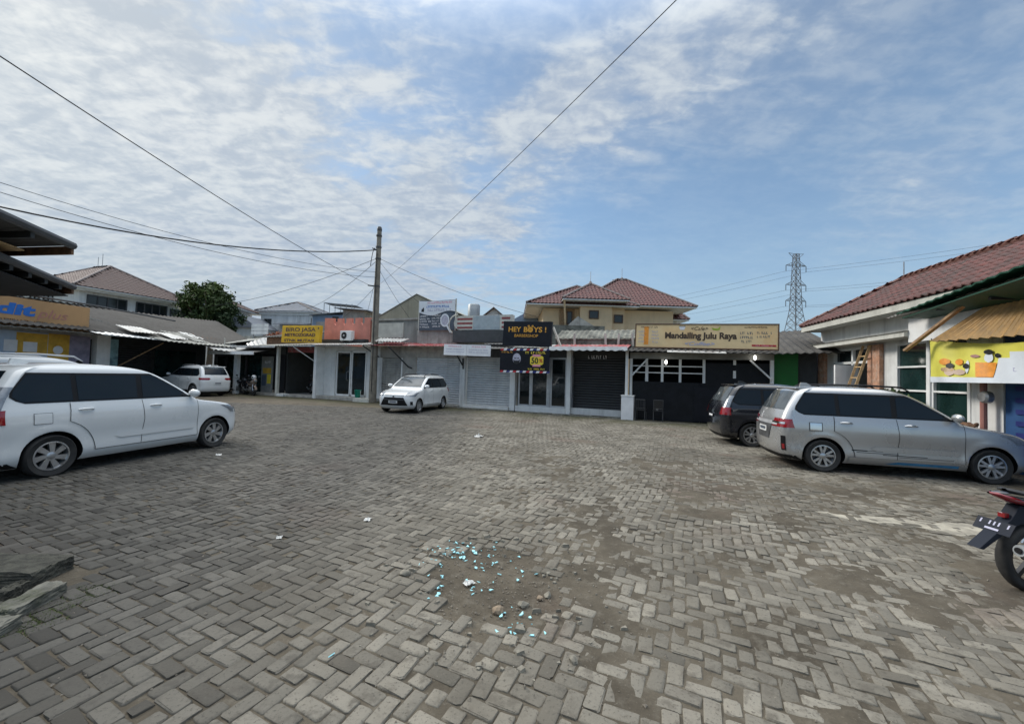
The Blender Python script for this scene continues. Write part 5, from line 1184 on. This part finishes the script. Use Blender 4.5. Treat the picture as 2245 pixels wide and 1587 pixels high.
CAL = dict(AVZ); s_ = 1.60 / 1.693
CAL.update(wf=1.2625, wr=-1.2625, wz=.29, arch=.34, r=.29, zs=[.19 + (z - .19) * (1.6 - .19) / (1.693 - .19) for z in ZS], belt=1.035, wtop=1.455, bp=-.12, cp=-.98, wtip=-1.72, door_front=.86, tip=.84)
for k in ('front', 'rear', 'width', 'rf', 'rr', 'bf', 'br'): CAL[k] = [(.19 + (z - .19) * (1.6 - .19) / (1.693 - .19), v) for z, v in AVZ[k]]
CAL['front'] = [(z, v * .965 + (.06 if z > 1.0 else 0)) for z, v in CAL['front']]; CAL['rear'] = [(z, v * .965) for z, v in CAL['rear']]

def make_car(name, label, P, paint, loc, heading, rim='y', spokes=6, opts=(), group='cars parked in the lot', zscale=1., handle=None):
    """heading: direction of travel, radians from +X"""
    t = thing(name, label, 'car', loc, heading, group); t.scale = (1, 1, zscale); C = Car(P)
    body = C.body(t, paint); belt, wt = P['belt'], P['wtop']; f0 = P['tip']
    # window outline on the flank
    ap = lambda z: float(interp(P['front'], z)) - .19 if z > belt + .03 else f0 + .02
    def xt(z): u = (z - belt) / (wt - belt); return P['wtip'] + .30 * max(0, u - .35) + (.16 * max(0, (.25 - u) / .25) ** 2)
    def apz(z): return min(f0 - .02, ap(z) - .02)
    for sg in (-1, 1):
        C.side('window_band', 'car_trim', t, belt, wt, xt, apz, .004, sg, 40)
        g = 'car_glass'; e = .022; bp, cp = P['bp'], P['cp']
        lean = lambda x: (lambda z: x + .10 * (z - belt))
        C.side('window', g, t, belt + e, wt - .035, lambda z: bp + .045 + .04 * (z - belt), lambda z: max(bp + .07 + .04 * (z - belt), apz(z) - .04), .008, sg, 16)
        C.side('window', g, t, belt + e, wt - .035, lambda z: cp + .035 - .02 * (z - belt), lambda z: bp - .045 + .04 * (z - belt), .008, sg, 16)
        C.side('window', g, t, belt + e, wt - .03, lambda z: xt(z) + .03, lambda z: cp - .035 - .02 * (z - belt), .008, sg, 16)
        # doors, with their seams
        ar = P['arch'] + .16; zb = P['wz'] + .06
        rdoor = lambda z: max(cp - .09 + .04 * max(0, z - .8), P['wr'] + math.sqrt(max(0, ar ** 2 - (z - P['wz']) ** 2))) if z < .95 else cp - .08
        fdoor = lambda z: P['door_front'] + .02
        mid = lambda z: bp + .05 - .08 * abs(z - .75)
        for nm, a, b in (('door', lambda z: mid(z) + .006, lambda z: fdoor(z) - .006), ('door', lambda z: rdoor(z) + .006, lambda z: mid(z) - .006)):
            dr = C.side(nm, paint, t, .33, belt - .02, a, b, .007, sg, 48)
            hx = (a(.86) + .17) if a(.86) > 0 else a(.86) + .20
            y = C.y_at(hx, belt - .115)
            MB().tube([(hx - .10, sg * (y + .006), belt - .125), (hx - .06, sg * (y + .038), belt - .115), (hx + .06, sg * (y + .038), belt - .115), (hx + .10, sg * (y + .006), belt - .125)], [.012, .016, .016, .012], 8).build('door_handle', handle or paint, dr, smooth=50)
            if handle: C.side('handle_plate', handle, dr, belt - .16, belt - .075, lambda z: hx - .09, lambda z: hx + .07, .006, sg, 6)
        for fn in (fdoor, mid, rdoor): C.side('door_seam', 'car_trim', t, .33, belt - .012, lambda z: fn(z) - .004, lambda z: fn(z) + .004, .009, sg, 2)
        C.side('sill_seam', 'car_trim', t, .322, .330, lambda z: rdoor(.33), lambda z: fdoor(.33), .009, sg, 10)
        if 'moulding' in opts: C.side('side_moulding', paint, t, .47, .56, lambda z: -.55 + abs(z - .515) * 2, lambda z: P['door_front'] - .06, .024, sg, 16)
        # mirror
        mx, mz = f0 - .12, belt + .07; my = C.y_at(mx, belt + .03)
        MB().lathe([(.01, -.09), (.055, -.08), (.078, -.03), (.080, .03), (.06, .08), (.01, .09)], 14, 'y').build('mirror', 'car_black' if paint == 'car_black' else paint, t, (mx + .02, sg * (my + .13), mz), smooth=60).scale = (.8, 1.15, .95)
        MB().beam((mx + .04, sg * my, belt + .02), (mx + .02, sg * (my + .1), mz - .03), .06, .03).build('mirror_arm', 'car_trim', t)
        for wx in (P['wf'], P['wr']):
            w = wheel(t, wx, sg * P['yw'], P['r'], sg, spokes, rim)
            if 'dark_rim' in opts:
                for c_ in w.children:
                    if c_.name.startswith('brake'): c_.data.materials[0] = MATS['car_black']
        # lamps
        C.end('headlight', 'lamp_clear', t, 'front', P['wz'] + .42, P['wz'] + .58, lambda z: .50 + .10 * (z - .7), lambda z: .98 + .5 * (z - .7), .008, sg, 12, 6)
        C.end('fog_lamp', 'car_trim', t, 'front', .36, .50, *((.72, .84) if 'wide_grille' in opts else (.50, .72)), .008, sg, 6, 4)
        if 'lrear' in opts:    # horizontal lamps
            C.end('taillight', 'lamp_red', t, 'rear', .93, 1.05, lambda z: .38 + 1.2 * abs(z - 1.0), lambda z: 1.05 - 1.0 * abs(z - 1.0), .010, sg, 12, 6)
        elif 'veloz' in opts:
            C.end('taillight', 'lamp_red', t, 'rear', .83, 1.0, lambda z: .42 + .3 * (z - .83), lambda z: 1.0 - .55 * (z - .83), .010, sg, 12, 6)
            C.end('taillight_bar', 'chrome', t, 'rear', .895, .935, .42, .80, .014, sg, 8, 3)
            C.end('reflector', 'car_trim', t, 'rear', .37, .66, .74, .83, .012, sg, 4, 5); C.end('reflector_lens', 'lamp_red', t, 'rear', .40, .50, .76, .81, .016, sg, 3, 3)
        else:
            C.end('taillight', 'lamp_red', t, 'rear', .82, 1.02, lambda z: .60 + .1 * (z - .8), lambda z: .98 - .3 * (z - .8), .010, sg, 10, 6)
            C.end('taillight_upper', 'lamp_clear', t, 'rear', 1.02, 1.34, lambda z: .64 + .02 * (z - 1), lambda z: .86 - .25 * (z - 1.02), .010, sg, 6, 6)
        if 'rails' in opts:
            zr = [float(np.interp(C.y_at(x, P['zs'][-7]), [0, 1], [0, 1])) for x in (0,)]
            yr = .50; zr_ = P['zs'][-4]
            MB().tube([(.28, sg * yr, zr_ - .06), (.12, sg * yr, zr_ + .035), (-.5, sg * yr, zr_ + .055), (-1.25, sg * yr, zr_ + .035), (-1.42, sg * yr, zr_ - .04)], [.012, .018, .018, .018, .012], 8).build('roof_rail', 'car_trim' if 'dark_rail' in opts else 'alu', t, smooth=50)
    zc = belt + .02
    C.end('windscreen', 'car_glass_clear' if 'clear' in opts else 'car_glass', t, 'front', zc + .02, wt + .06, lambda z: -(float(interp(P['width'], z)) - .10), lambda z: float(interp(P['width'], z)) - .10, .007, 1, 24)
    C.end('rear_window', 'car_glass_clear' if 'clear_rear' in opts else 'car_glass', t, 'rear', belt + .08, wt + .02, lambda z: -(float(interp(P['width'], z)) - .13), lambda z: float(interp(P['width'], z)) - .13, .007, 1, 24)
    # grille, plates, bumper trim
    if 'wide_grille' in opts:
        C.end('grille', 'car_trim', t, 'front', .33, .66, lambda z: -(.62 - .55 * (z - .33)), lambda z: .62 - .55 * (z - .33), .010, 1, 14, 8); C.end('grille_bar', 'dark_grey', t, 'front', .55, .58, -.48, .48, .018, 1, 12, 2); C.end('bumper_lip', 'plate_white', t, 'front', .285, .325, -.68, .68, .016, 1, 14, 2)
        C.end('grille_slit', 'dark_grey', t, 'front', .725, .745, -.45, .45, .010, 1, 12, 2)
    else:
        C.end('grille', 'car_trim', t, 'front', .60, .74, -.42, .42, .010, 1, 12, 5); C.end('lower_grille', 'car_trim', t, 'front', .34, .48, -.45, .45, .010, 1, 12, 5)
    e = C.half(.72 if 'wide_grille' in opts else .67); MB().lathe([(.05, 0), (.05, .012), (.03, .018)], 16, 'x', (e[0].max() + .004, 0, .70 if 'wide_grille' in opts else .67)).build('emblem', 'chrome', t)
    pl = C.end('number_plate', 'plate_white', t, 'front', .42, .53, -.20, .20, .026, 1, 4, 2)
    C.end('plate_lettering', 'ink_slate', pl, 'front', .455, .505, -.15, .15, .028, 1, 4, 2)
    pz = (.68, .80) if 'lrear' in opts or 'veloz' in opts else (.70, .81)
    if 'veloz' in opts: C.end('hatch_panel', 'dark_grey', t, 'rear', .55, .92, lambda z: -(.30 + .35 * (z - .55)), lambda z: .30 + .35 * (z - .55), .010, 1, 8, 6); C.end('hatch_band', 'alu', t, 'rear', .86, .93, -.62, .62, .014, 1, 10, 2)
    if 'chrome_strip' in opts: C.end('hatch_strip', 'chrome', t, 'rear', .86, .92, -.45, .45, .016, 1, 10, 2)
    rp = C.end('number_plate', 'plate_white' if 'dark_plate' not in opts else 'plate_dark', t, 'rear', pz[0], pz[1], -.21, .21, .02, 1, 4, 2)
    C.end('plate_lettering', 'ink_slate' if 'dark_plate' not in opts else 'ink_white', rp, 'rear', pz[0] + .035, pz[1] - .025, -.16, .16, .022, 1, 4, 2)
    C.end('bumper_trim', 'car_trim', t, 'rear', .195, .28, -.95, .95, .008, 1, 20, 4)
    zt = P['zs'][-1]; MB().prism([(-1.45, zt - .05), (-1.20, zt - .02), (-1.32, zt + .05), (-1.42, zt + .055)], 'y', -.02, .02).build('antenna_fin', paint, t)
    if 'spoiler' in opts:
        z0, xr_ = wt + .10, float(interp(P['rear'], wt + .10)); MB().prism([(xr_ + .35, zt - .03), (xr_ - .13, zt - .045), (xr_ - .15, zt - .075), (xr_ + .05, zt - .11), (xr_ + .3, zt - .12)], 'y', -.56, .56).build('spoiler', paint, t, bevel=.01)
    if 'fuel' in opts:
        C.side('fuel_flap', paint if 'chrome_fuel' not in opts else 'chrome', t, .80, .95, lambda z: -1.56, lambda z: -1.36, .007, -1, 6)
        if 'chrome_fuel' in opts: C.side('fuel_frame', 'dark_grey', t, .79, .96, lambda z: -1.575, lambda z: -1.345, .005, -1, 6)
        else: C.side('fuel_seam', 'car_trim', t, .795, .955, lambda z: -1.566, lambda z: -1.354, .0045, -1, 6)
    if 'decal' in opts:
        C.side('sill_trim', 'car_silver', t, .20, .33, lambda z: P['wr'] + .42, lambda z: P['wf'] - .42, .022, -1, 16)
        C.side('sill_decal', 'decal_blue', t, .235, .285, lambda z: -.45 + (z - .2) * 4, lambda z: P['wf'] - .50, .026, -1, 16)
        for k, (x0, x1, z0, z1) in enumerate(((-.85, -.6, .455, .475), (-.78, -.1, .425, .435), (-.6, -.35, .462, .47), (-.35, .35, .40, .412), (-.1, .75, .375, .383))): C.side('flank_decal', 'car_trim', t, z0, z1, lambda z: x0, lambda z: x1, .010, -1, 6)
    if 'clad' in opts:
        C.side('sill_cladding', 'car_trim', t, P['zs'][0], .36, lambda z: P['wr'] + .40, lambda z: P['wf'] - .40, .012, -1, 12); C.side('sill_cladding', 'car_trim', t, P['zs'][0], .36, lambda z: P['wr'] + .40, lambda z: P['wf'] - .40, .012, 1, 12)
    return t
def place(rear_w, front_w, P):
    """root position from the contact points of the two right-hand wheels"""
    a, b = Vector(rear_w), Vector(front_w); d = (b - a).normalized(); left = Vector((-d.y, d.x)); m = (a + b) / 2 + left * (P['yw'] + .09)
    return (m.x, m.y, 0), math.atan2(d.y, d.x)
l, h = place((-6.81, 6.17), (-6.27, 8.78), AVZ); make_car('car', 'white MPV with tinted side windows in the left foreground', AVZ, 'car_white', l, h, 'swirl', 7, ('moulding', 'fuel'))
l, h = place((6.24, 8.12), (8.71, 7.49), AVZ); make_car('car', 'silver MPV with dark roof rails and chrome handles at right', AVZ, 'car_silver', l, h, 'y', 5, ('moulding', 'fuel', 'chrome_fuel', 'veloz', 'rails', 'dark_rail', 'spoiler', 'decal', 'clear_rear', 'dark_rim'), handle='chrome')
l, h = place((6.45, 10.96), (9.05, 10.45), AVZ); make_car('car', 'black MPV parked behind the silver MPV with its tail out', AVZ, 'car_black', l, h, 'y', 5, ('chrome_strip', 'dark_plate', 'clear_rear', 'spoiler'))
make_car('car', 'white SUV seen from the rear by the far left shops', SUV, 'car_white', (-18.7, 24.2, 0), R(158), 'y', 5, ('lrear', 'rails', 'spoiler', 'clad'))
make_car('car', 'white SUV mostly hidden behind the left foreground MPV', SUV, 'car_white', (-10.15, 9.0, 0), R(80), 'y', 5, ('lrear', 'rails', 'clad'), zscale=1.05)
make_car('car', 'white compact MPV facing the camera by the utility pole', CAL, 'car_white', (-4.35, 18.85, 0), R(-104), 'y', 6, ('wide_grille', 'rails', 'dark_rail', 'clear'))
# ------------------------------------------------------------------ motorcycles
def make_bike(label, loc, heading, paint, accent='car_black', plate='plate_dark', top_box=False, lean=0):
    t = thing('motorcycle', label, 'motorcycle', loc, heading, 'parked motorcycles'); t.rotation_euler = (lean, 0, heading); r = .29
    for x in (-.62, .66):
        w = MB().lathe([(.225, .035), (.25, .05), (.275, .045), (.29, .02), (.29, -.02), (.275, -.045), (.25, -.05), (.225, -.035)], 36, 'y', cap=False).build('wheel', 'tyre', t, (x, 0, r), smooth=50)
        rm = MB().lathe([(.226, .03), (.205, .03), (.205, -.03), (.226, -.03)], 36, 'y', cap=False).lathe([(.045, .05), (.045, -.05)], 14, 'y')
        for k in range(5):
            a = 2 * math.pi * k / 5 + .2; rm.beam((.04 * math.cos(a), 0, .04 * math.sin(a)), (.21 * math.cos(a), 0, .21 * math.sin(a)), .035, .03, (0, 1, 0))
        rm.build('rim', 'rim_dark', w); MB().lathe([(.11, -.055), (.11, -.06), (.06, -.06), (.06, -.055)], 20, 'y').build('brake_disc', 'steel', w)
    for sg in (-1, 1):
        MB().beam((-.62, sg * .085, .30), (-.05, sg * .07, .36), .03, .055).build('swingarm', 'steel', t); MB().tube([(-.55, sg * .10, .36), (-.38, sg * .11, .62)], .028, 8).build('shock_absorber', 'chrome', t)
        MB().tube([(.66, sg * .085, .29), (.42, sg * .08, .92)], .022, 8).build('fork', 'chrome', t)
        MB().tube([(.40, 0, .95), (.34, sg * .18, 1.0), (.26, sg * .33, .98)], .013, 8).build('handlebar', 'black_metal', t)
        MB().tube([(.33, sg * .2, 1.0), (.32, sg * .27, 1.14)], .008, 6).build('mirror_stem', 'black_metal', t); MB().lathe([(.005, -.02), (.05, -.012), (.055, .01), (.0, .02)], 12, 'x', (.31, sg * .29, 1.17)).build('mirror', 'car_black', t, smooth=60)
    # engine, exhaust on the right
    MB().box(-.12, .28, -.11, .11, .22, .50).build('engine', 'steel', t, bevel=.03)
    MB().tube([(.3, -.08, .3), (.05, -.13, .22), (-.35, -.16, .28), (-.45, -.165, .31)], .025, 8).build('exhaust_pipe', 'chrome', t)
    e = MB().tube([(-.36, -.165, .29), (-.42, -.165, .305), (-.90, -.175, .405), (-.955, -.175, .415)], [.035, .05, .055, .045], 14).build('muffler', 'galv', t, smooth=50); MB().lathe([(.024, 0), (.024, -.012)], 12, 'x', (-.958, -.175, .416)).build('muffler_outlet', 'car_trim', e)
    MB().prism([(-.75, .47), (-.35, .42), (-.2, .38), (-.4, .38)], 'y', -.20, -.235).build('heat_shield', 'chrome', t)
    # bodywork: tail sweeping up, tank, side cover
    def loft(secs, n=12):
        P = []
        for x, z, w_, h_ in secs: P.append([(x, w_ * math.cos(2 * math.pi * i / n), z + h_ * math.sin(2 * math.pi * i / n)) for i in range(n + 1)])
        return MB().grid(P)
    loft([(-.98, .835, .012, .012), (-.93, .83, .05, .028), (-.80, .80, .085, .05), (-.6, .74, .10, .07), (-.35, .68, .11, .10), (-.1, .64, .10, .11), (.0, .62, .05, .06)]).build('tail_fairing', paint, t, smooth=60)
    loft([(-.86, .865, .02, .01), (-.82, .855, .09, .02), (-.6, .80, .115, .035), (-.3, .74, .125, .04), (-.05, .73, .11, .045), (0, .73, .05, .03)]).build('seat', 'seat_vinyl', t, smooth=60)
    loft([(-.05, .74, .05, .05), (.05, .77, .12, .10), (.2, .80, .14, .13), (.36, .80, .11, .11), (.42, .78, .05, .06)]).build('fuel_tank', paint, t, smooth=60)
    loft([(.25, .55, .05, .1), (.4, .62, .12, .2), (.55, .82, .13, .18), (.66, .92, .10, .12), (.74, .92, .03, .05)]).build('front_cowl', paint, t, smooth=60)
    MB().lathe([(.01, .05), (.075, .03), (.08, 0), (.06, -.04)], 16, 'x', (.70, 0, .90)).build('headlight', 'lamp_clear', t, smooth=60)
    tl = loft([(-1.0, .835, .01, .008), (-.95, .825, .055, .022), (-.86, .795, .09, .035), (-.74, .765, .095, .03), (-.70, .76, .06, .02)]).build('taillight', 'lamp_red', t, smooth=60)
    MB().prism([(-.98, .845), (-.80, .82), (-.70, .80), (-.80, .835), (-.92, .853)], 'y', -.10, -.085).build('side_reflector', 'chrome', tl)
    # rear mudguard with plate
    m = MB().prism([(-.62, .72), (-.78, .74), (-.86, .62), (-1.14, .375), (-1.10, .365), (-.82, .57), (-.66, .62)], 'y', -.05, .05).build('rear_mudguard', 'plate_dark', t, bevel=.006)
    p = MB().add([(-.93, -.135, .60), (-.93, .135, .60), (-.985, .135, .505), (-.985, -.135, .505)], [(0, 1, 2, 3)]).add([(-.925, -.135, .597), (-.925, .135, .597), (-.98, .135, .502), (-.98, -.135, .502)], [(3, 2, 1, 0)]).build('number_plate', 'plate_dark', t)
    pr = MB()
    for i in range(7):
        y = .105 - i * .033
        if i in (1, 5): continue
        pr.add([(-.939, y, .588), (-.939, y - .012, .588), (-.958, y - .012, .558), (-.958, y, .558)], [(0, 1, 2, 3)])
    pr.add([(-.972, .05, .537), (-.972, -.05, .537), (-.981, -.05, .522), (-.981, .05, .522)], [(0, 1, 2, 3)]); pr.build('plate_lettering', 'ink_lilac', p)
    MB().box(-.89, -.85, -.025, .025, .63, .665).build('plate_lamp', 'lamp_red', t); MB().prism([(.36, .62), (.66, .615), (.9, .5), (.96, .36), (.94, .36), (.86, .49), (.64, .595)], 'y', -.06, .06).build('front_mudguard', paint, t)
    MB().tube([(-.1, .14, .3), (-.2, .26, .02)], .014, 6).build('side_stand', 'steel', t)
    for sg in (-1, 1): MB().tube([(-.05, sg * .1, .30), (-.05, sg * .24, .29)], .018, 8).build('footrest', 'car_trim', t)
    if top_box:
        b_ = MB().box(-1.0, -.55, -.2, .2, .9, 1.15).build('top_box', 'ink_black', t, bevel=.04); 
    return t
make_bike('black motorcycle with red tail lamp cut off by the right edge', (5.13, 3.58, 0), R(1), 'car_black')
def rowbike(label, s, off, rz, paint, top=False): return make_bike(label, rowp(s, off, 0), ROW + rz, paint, top_box=top, lean=R(-4))
rowbike('dark motorcycle with tan tank in front of the poster panel', -16.9, 1.2, R(-20), 'bike_brown')
rowbike('black motorcycle half behind the white SUV by the glass doors', -18.6, 1.0, R(10), 'car_black')
b_ = rowbike('motorcycle standing in the unlit open bay', -13.7, -.6, R(-30), 'dark_grey'); b_.location.z = .12
t = unit('helmet', 'white helmet on the handlebar of the tan motorcycle', 'helmet', -16.5, 1.3, 1.0)
MB().lathe([(.10, 0), (.135, .06), (.135, .14), (.10, .21), (.03, .24)], 16).build('shell', 'plate_white', t, smooth=60); MB().prism([(-.1, .08), (.1, .08), (.1, .15), (-.1, .15)], 'y', -.14, -.12).build('visor', 'car_glass', t)

# ------------------------------------------------------------------ rubble, broken glass and litter
def gz(x, y): return float(hgt(np.array([x]), np.array([y]))[0] + max(dirt_level(np.array([x]), np.array([y]))[0], -.004) - .02 * pit(np.array([x]), np.array([y]))[0])
def rock(x, y, s, seed, m):
    r = np.random.default_rng(seed); bm = bmesh.new(); bmesh.ops.create_icosphere(bm, subdivisions=2, radius=1)
    d = [Vector(r.normal(0, 1, 3)).normalized() for _ in range(9)]; c = [r.uniform(.55, .8) for _ in d]
    for v in bm.verts:
        for n_, cc in zip(d, c):
            k = v.co.dot(n_) - cc
            if k > 0: v.co -= n_ * k
        v.co = Vector((v.co.x * s, v.co.y * s * .8, v.co.z * s * .62))
    me = bpy.data.meshes.new('stone'); bm.to_mesh(me); bm.free(); me.materials.append(MATS[m]); return obj('stone', me, None, (x, y, gz(x, y) + s * .22), r.uniform(0, 6))
mat('stone_tan', (.22, .17, .12), .9, .25, 20, bump=.3); mat('stone_grey', (.20, .185, .15), .9, .25, 20, bump=.3)
mat('glass_shard', (.40, .78, .86), .15, .25, 40, spec=.6); mat('litter_white', (.52, .52, .50), .8, .1, 20)
ST = [(.14, 3.16, .055, 'pale stone in the bare dirt, right of the round brown one'), (-.05, 3.08, .062, 'rounded brown stone in the bare dirt patch'), (.34, 3.30, .045, 'small stone beside a hollow at the right rim of the dirt patch'), (.27, 3.27, .035, 'small reddish stone left of the rim stone'), (-.86, 3.55, .055, 'pale stone at the left rim of the dirt patch'), (-.62, 4.0, .05, 'grey stone at upper left of the dirt patch'), (.43, 2.55, .04, 'small stone on the blocks below the dirt patch')]
for i, (x, y, s, lab) in enumerate(ST): tag(rock(x, y, s, 100 + i, 'stone_tan' if i in (1, 3) else 'stone_grey'), lab, 'stone', 'loose stones in the bare dirt patch')
def shard(x, y, s, seed):
    r = np.random.default_rng(seed); n = int(r.integers(4, 7)); a = np.sort(r.uniform(0, 6.28, n)); q = [(s * r.uniform(.5, 1) * math.cos(k), s * r.uniform(.35, .8) * math.sin(k)) for k in a]
    o = MB().prism(q, 'z', 0, .006).build('glass_shard', 'glass_shard', None, (x, y, gz(x, y) + .008)); o.rotation_euler = (r.normal(0, .22), r.normal(0, .22), r.uniform(0, 6)); return o
r = np.random.default_rng(5); pts = []
for cx, cy, sx, sy, n in ((-.42, 4.05, .08, .10, 22), (-.66, 4.05, .09, .25, 20), (-.12, 3.92, .14, .18, 22), (-.58, 3.35, .07, .12, 9), (-.24, 3.42, .08, .07, 9), (.12, 2.86, .07, .10, 16), (.15, 3.75, .1, .1, 5)):
    pts += [(cx + r.normal(0, sx), cy + r.normal(0, sy)) for _ in range(n)]
pts += [(-1.03, 2.52), (-.52, 3.28), (-.02, 3.02), (.02, 2.02)]
BIGL = ('lone turquoise glass piece on the blocks left of the dirt patch', 'long turquoise glass piece near the torn paper', 'turquoise glass piece just below the brown stone', 'lone turquoise glass piece at the bottom edge of the picture')
for i, (x, y) in enumerate(pts):
    big = i >= len(pts) - 4
    tag(shard(x, y, .032 if big else r.uniform(.010, .034), 200 + i), BIGL[i - len(pts) + 4] if big else 'small pale turquoise shard of broken glass scattered in the bare dirt patch', 'glass', 'broken glass on the ground')
bits = MB(); rr_ = np.random.default_rng(77)
for i in range(2600):
    if i < 900: x, y = -.1 + rr_.normal(0, .45), 3.4 + rr_.normal(0, .5)
    else: x, y = rr_.uniform(-3, 4.5), rr_.uniform(1.6, 6.5)
    if not i % 3 and damage(np.array([x]), np.array([y]))[0] < .4: continue
    s = abs(rr_.normal(.004, .004)) + .002; z = gz(x, y) + .004; a = rr_.uniform(0, 6.28)
    v = [(x + s * math.cos(a + k * 2.1), y + s * math.sin(a + k * 2.1), z) for k in range(3)] + [(x, y, z + s * .8)]; bits.add(v, [(0, 1, 3), (1, 2, 3), (2, 0, 3), (0, 2, 1)])
mat('grit', (.20, .175, .14), .95, .4, 30); tag(bits.build('gravel', 'grit'), 'fine gravel and grit scattered over the worn paving', 'gravel', kind='stuff')
FR = MB(); rf_ = np.random.default_rng(41)
for i in range(150):       # broken block pieces and lumps round the rim of the bare patch
    a = rf_.uniform(0, 6.28); q = rf_.uniform(.55, 1.25); x, y = -.12 + .85 * q * math.cos(a), 3.45 + 1.0 * q * math.sin(a)
    s = abs(rf_.normal(.012, .012)) + .006; z = gz(x, y); n = int(rf_.integers(4, 7)); an = np.sort(rf_.uniform(0, 6.28, n))
    lo = [(x + s * math.cos(k), y + s * .8 * math.sin(k), z - .01) for k in an]; hi_ = [(x + s * .8 * math.cos(k), y + s * .62 * math.sin(k), z + s * rf_.uniform(.4, .8)) for k in an]
    FR.add(lo + hi_, [tuple(range(n, 2 * n))] + [(k, (k + 1) % n, n + (k + 1) % n, n + k) for k in range(n)])
tag(FR.build('block_fragments', 'stone_grey'), 'small broken lumps of paving block round the bare dirt patch', 'rubble', kind='stuff')
def litter(x, y, s, lab, seed, m='litter_white'):
    r = np.random.default_rng(seed); n = 7; P = [[(s * (i / n - .5), s * .7 * (j / n - .5), .006 + abs(r.normal(0, s * .16)) * (1 - abs(i / n - .5) * 1.6)) for i in range(n + 1)] for j in range(n + 1)]
    tag(MB().grid(P).build('paper_litter', m, None, (x, y, gz(x, y) + .006), r.uniform(0, 6)), lab, 'litter', 'litter on the paving')
litter(-1.61, 4.79, .10, 'crumpled white paper on the blocks left of the dirt patch', 1); litter(-2.31, 4.23, .07, 'small white wrapper on the blocks between paper and kerb', 2); litter(-.84, 11.27, .26, 'white crumpled bag in the middle of the lot', 3); litter(-5.61, 7.99, .13, 'white scrap beside the front wheel of the left white MPV', 4); litter(-.3, 3.46, .09, 'torn pale paper among the broken glass', 5); litter(7.3, 14.2, .12, 'white scrap near the black MPV tail', 7)
# broken kerb and drain at the left
t = thing('broken_kerb', 'broken mossy concrete kerb stones by an open drain at the lower left', 'kerb', (-3.2, 2.2, 0))
mat('kerb_pale', (.15, .145, .12), .9, .3, 9, bump=.5, grime=(.08, .085, .05), gf=.7); mat('moss', (.05, .07, .018), .95, .4, 12, bump=.6)
def chunk(m, x0, x1, y0, y1, z0, z1, seed, name='kerb_stone'):
    r = np.random.default_rng(seed); bm = bmesh.new(); me = MB().box(x0, x1, y0, y1, z0, z1).mesh(name); bm.from_mesh(me); bmesh.ops.subdivide_edges(bm, edges=bm.edges[:], cuts=11, use_grid_fill=True)
    for v in bm.verts: v.co += Vector(r.normal(0, .003, 3)) + mnoise.noise_vector(v.co * 9) * .010 + mnoise.noise_vector(v.co * 31) * .006
    bm.to_mesh(me); bm.free(); me.materials.append(MATS[m]); return obj(name, me, t)
chunk('kerb_pale', -.04, .10, .12, .52, -.03, .07, 1).rotation_euler.z = .06; chunk("kerb_pale", -.10, .04, .55, .92, -.03, .085, 2).rotation_euler.z = .12; chunk('slab_dark', -.35, -.12, .3, .75, -.05, .02, 3)
chunk('slab_dark', -2.2, -.42, .98, 1.30, -.04, .10, 4, 'drain_slab'); chunk('slab_dark', -.48, -.40, .80, .97, -.1, .05, 5, 'drain_edge')
mr = MB(); r = np.random.default_rng(9)
for i in range(1600):
    x, y = r.normal(.10, .08), r.uniform(.35, 1.05); h_ = r.uniform(.003, .012); a = r.uniform(0, 6.28); mr.add([(x, y, -.004), (x + .008 * math.cos(a), y + .008 * math.sin(a), -.004), (x + r.normal(0, .012), y + r.normal(0, .012), h_)], [(0, 1, 2)])
tag(mr.build('moss_tuft', 'moss', t), kind='stuff')
# pale concrete strip by the motorcycle
sp = MB(); r = np.random.default_rng(21); top = []; bot = []
for i in range(15):
    f = i / 14; top.append((3.9 + 3.4 * f, 5.75 - 1.0 * f + r.normal(0, .05))); bot.append((3.9 + 3.2 * f, 5.60 - 1.55 * f + r.normal(0, .07)))
mat('strip_concrete', (.31, .285, .23), .92, .25, 6, bump=.5, grime=(.17, .155, .13), gf=.8)
P = [[(x, y, float(hgt(np.array([x]), np.array([y]))[0]) + .002 + r.normal(0, .002)) for x, y in top], [((a + c) / 2, (b + d) / 2, float(hgt(np.array([a]), np.array([b]))[0]) + .005) for (a, b), (c, d) in zip(top, bot)], [(x, y, float(hgt(np.array([x]), np.array([y]))[0]) + .001) for x, y in bot]]
P = [[(x, y, z - .05) for x, y, z in P[0]]] + P + [[(x, y, z - .05) for x, y, z in P[2]]]
tag(MB().grid(P).build('concrete_strip', 'strip_concrete', smooth=30), kind='structure')
